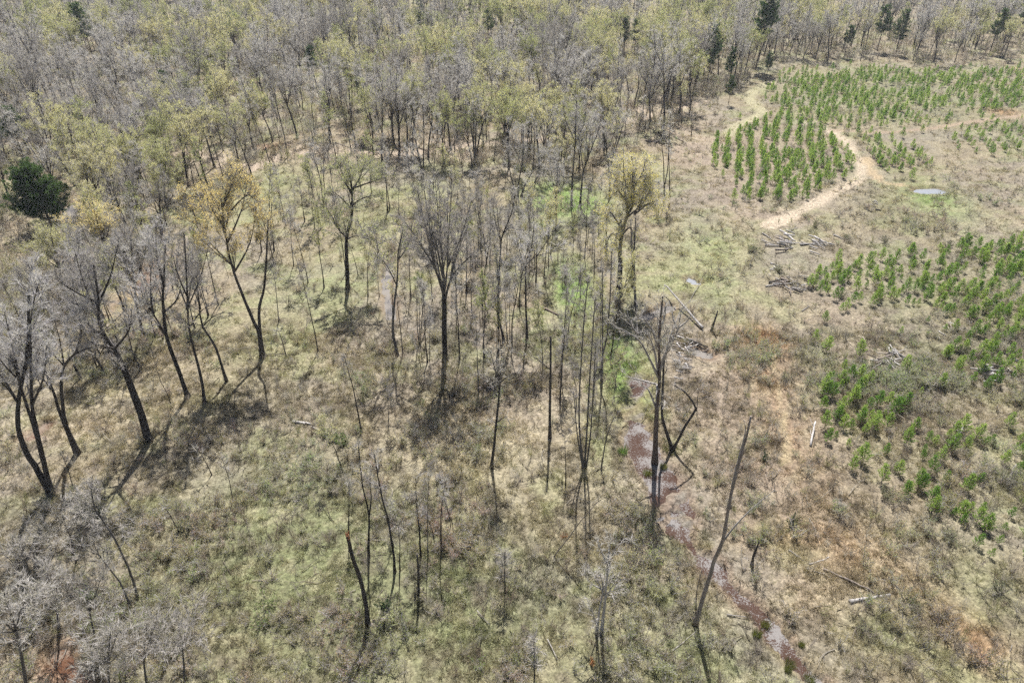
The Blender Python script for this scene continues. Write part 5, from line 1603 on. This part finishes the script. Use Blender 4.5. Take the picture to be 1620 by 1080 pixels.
def heap(cx, cy, rx, ry, n, rmax, where, mats, seed, tall=.6, lmax=1.0):
    rng = np.random.default_rng(seed)
    rmax *= 1.2
    for k in range(int(n * 1.8)):
        px, py = cx + rng.normal() * rx * .5, cy + rng.normal() * ry * .5
        a = rng.normal() * .45 + (.35 if seed % 2 else -.1)
        l = rx * rng.uniform(.3, .8) * lmax
        h = tall * 1.2 * rng.uniform(0, 1) * math.exp(-((px - cx) / rx) ** 2)
        log('heap_log', f'weathered log in brush heap {where}', (px - l * math.cos(a) * .5, py - l * math.sin(a) * .35), (px + l * math.cos(a) * .5, py + l * math.sin(a) * .35), rmax * rng.uniform(.35, 1.0), mats[int(rng.integers(0, len(mats)))], h, h * rng.uniform(.2, 1.2), f'logs of the brush heap {where}', 2)

heap(1238, 384, 30, 14, 12, .17, 'below the end of the sandy track', [M_WHITE, M_DEAD_BR, M_WHITE], 1)
heap(1300, 388, 26, 9, 9, .16, 'right of the track end heap', [M_WHITE, M_WHITE], 3, .5, 1.3)
heap(1250, 454, 32, 12, 14, .15, 'in the middle of the right field', [M_DEAD_BR, M_BARK, M_WHITE], 5, .6, 1.2)
heap(1222, 425, 14, 12, 6, .09, 'between the two field heaps', [M_WHITE], 7, .2)
heap(1412, 568, 34, 20, 16, .13, 'with white sticks among the young pines', [M_WHITE, M_WHITE, M_DEAD_BR], 9)
heap(1455, 588, 22, 10, 6, .13, 'with dark logs right of the white heap', [M_BARK, M_DEAD_BR], 11, .3)
heap(1570, 592, 42, 12, 14, .14, 'at the right edge of the field', [M_DEAD_BR, M_WHITE, M_WHITE], 13)
heap(1500, 522, 26, 8, 6, .09, 'in the dark patch of the pine band', [M_WHITE, M_DEAD_BR], 15, .2)
heap(1075, 572, 20, 26, 14, .10, 'of pale roots behind the crooked dead tree', [M_WHITE], 17, .9)
heap(1085, 548, 24, 12, 8, .13, 'by the red puddle', [M_DEAD_BR, M_WHITE], 19, .5)
heap(664, 935, 14, 8, 7, .06, 'at the foot of the short dark pole', [M_DEAD_BR, M_BARK], 21, .3)
heap(598, 985, 18, 8, 7, .07, 'beside the dark evergreen bush', [M_DEAD_BR, M_BARK], 23, .2)
heap(1376, 325, 12, 8, 5, .14, 'of black and white logs left of the puddle', [M_WHITE, M_BARK], 25, .6)
heap(600, 232, 50, 9, 10, .16, 'along the sandy creek bed', [M_BARK, M_DEAD_BR], 27, .4)
heap(1040, 222, 34, 10, 9, .14, 'of dark branches at the wood corner', [M_BARK, M_DEAD_BR], 29, .4)
heap(935, 300, 22, 8, 7, .10, 'behind the bright green glade', [M_WHITE, M_BARK_GREY], 31, .4)

# ------------------------------------------------------------------ air
def haze():
    g = Geo()
    x, y0, y1, z0, z1 = 900.0, -80.0, 900.0, -4.0, 56.0
    V = [(sx * x, y, z) for z in (z0, z1) for y in (y0, y1) for sx in (-1, 1)]
    F = [(0, 2, 3), (0, 3, 1), (4, 5, 7), (4, 7, 6), (0, 1, 5), (0, 5, 4), (2, 6, 7), (2, 7, 3), (0, 4, 6), (0, 6, 2), (1, 3, 7), (1, 7, 5)]
    g.add(V, F)
    m, nt, out = new_mat('haze_air')
    v = nt.nodes.new('ShaderNodeVolumePrincipled')
    v.inputs['Color'].default_value = (0.86, 0.90, 1.0, 1)
    v.inputs['Density'].default_value = HAZE_DENSITY
    v.inputs['Anisotropy'].default_value = 0.2
    nt.links.new(v.outputs[0], out.inputs['Volume'])
    tag(link('haze', g.mesh('haze', [m])), 'thin pale haze over the whole wood', kind='stuff')

HAZE_DENSITY = 0.00022
if HAZE_DENSITY:
    haze()

# ------------------------------------------------------------------ tell look-alikes apart by their order from the left
def single_out():
    same = {}
    for o in COL.objects:
        if o.parent is None and 'category' in o and 'label' in o:
            same.setdefault(o['label'], []).append(o)
    for lab, obs in same.items():
        if len(obs) < 2:
            continue
        obs.sort(key=lambda o: to_px(o.location.x, o.location.y, o.location.z)[0])
        for i, o in enumerate(obs):
            o['label'] = ('leftmost ' if i == 0 else ('rightmost ' if i == len(obs) - 1 else ordinal(i + 1) + '-from-left ')) + lab

single_out()
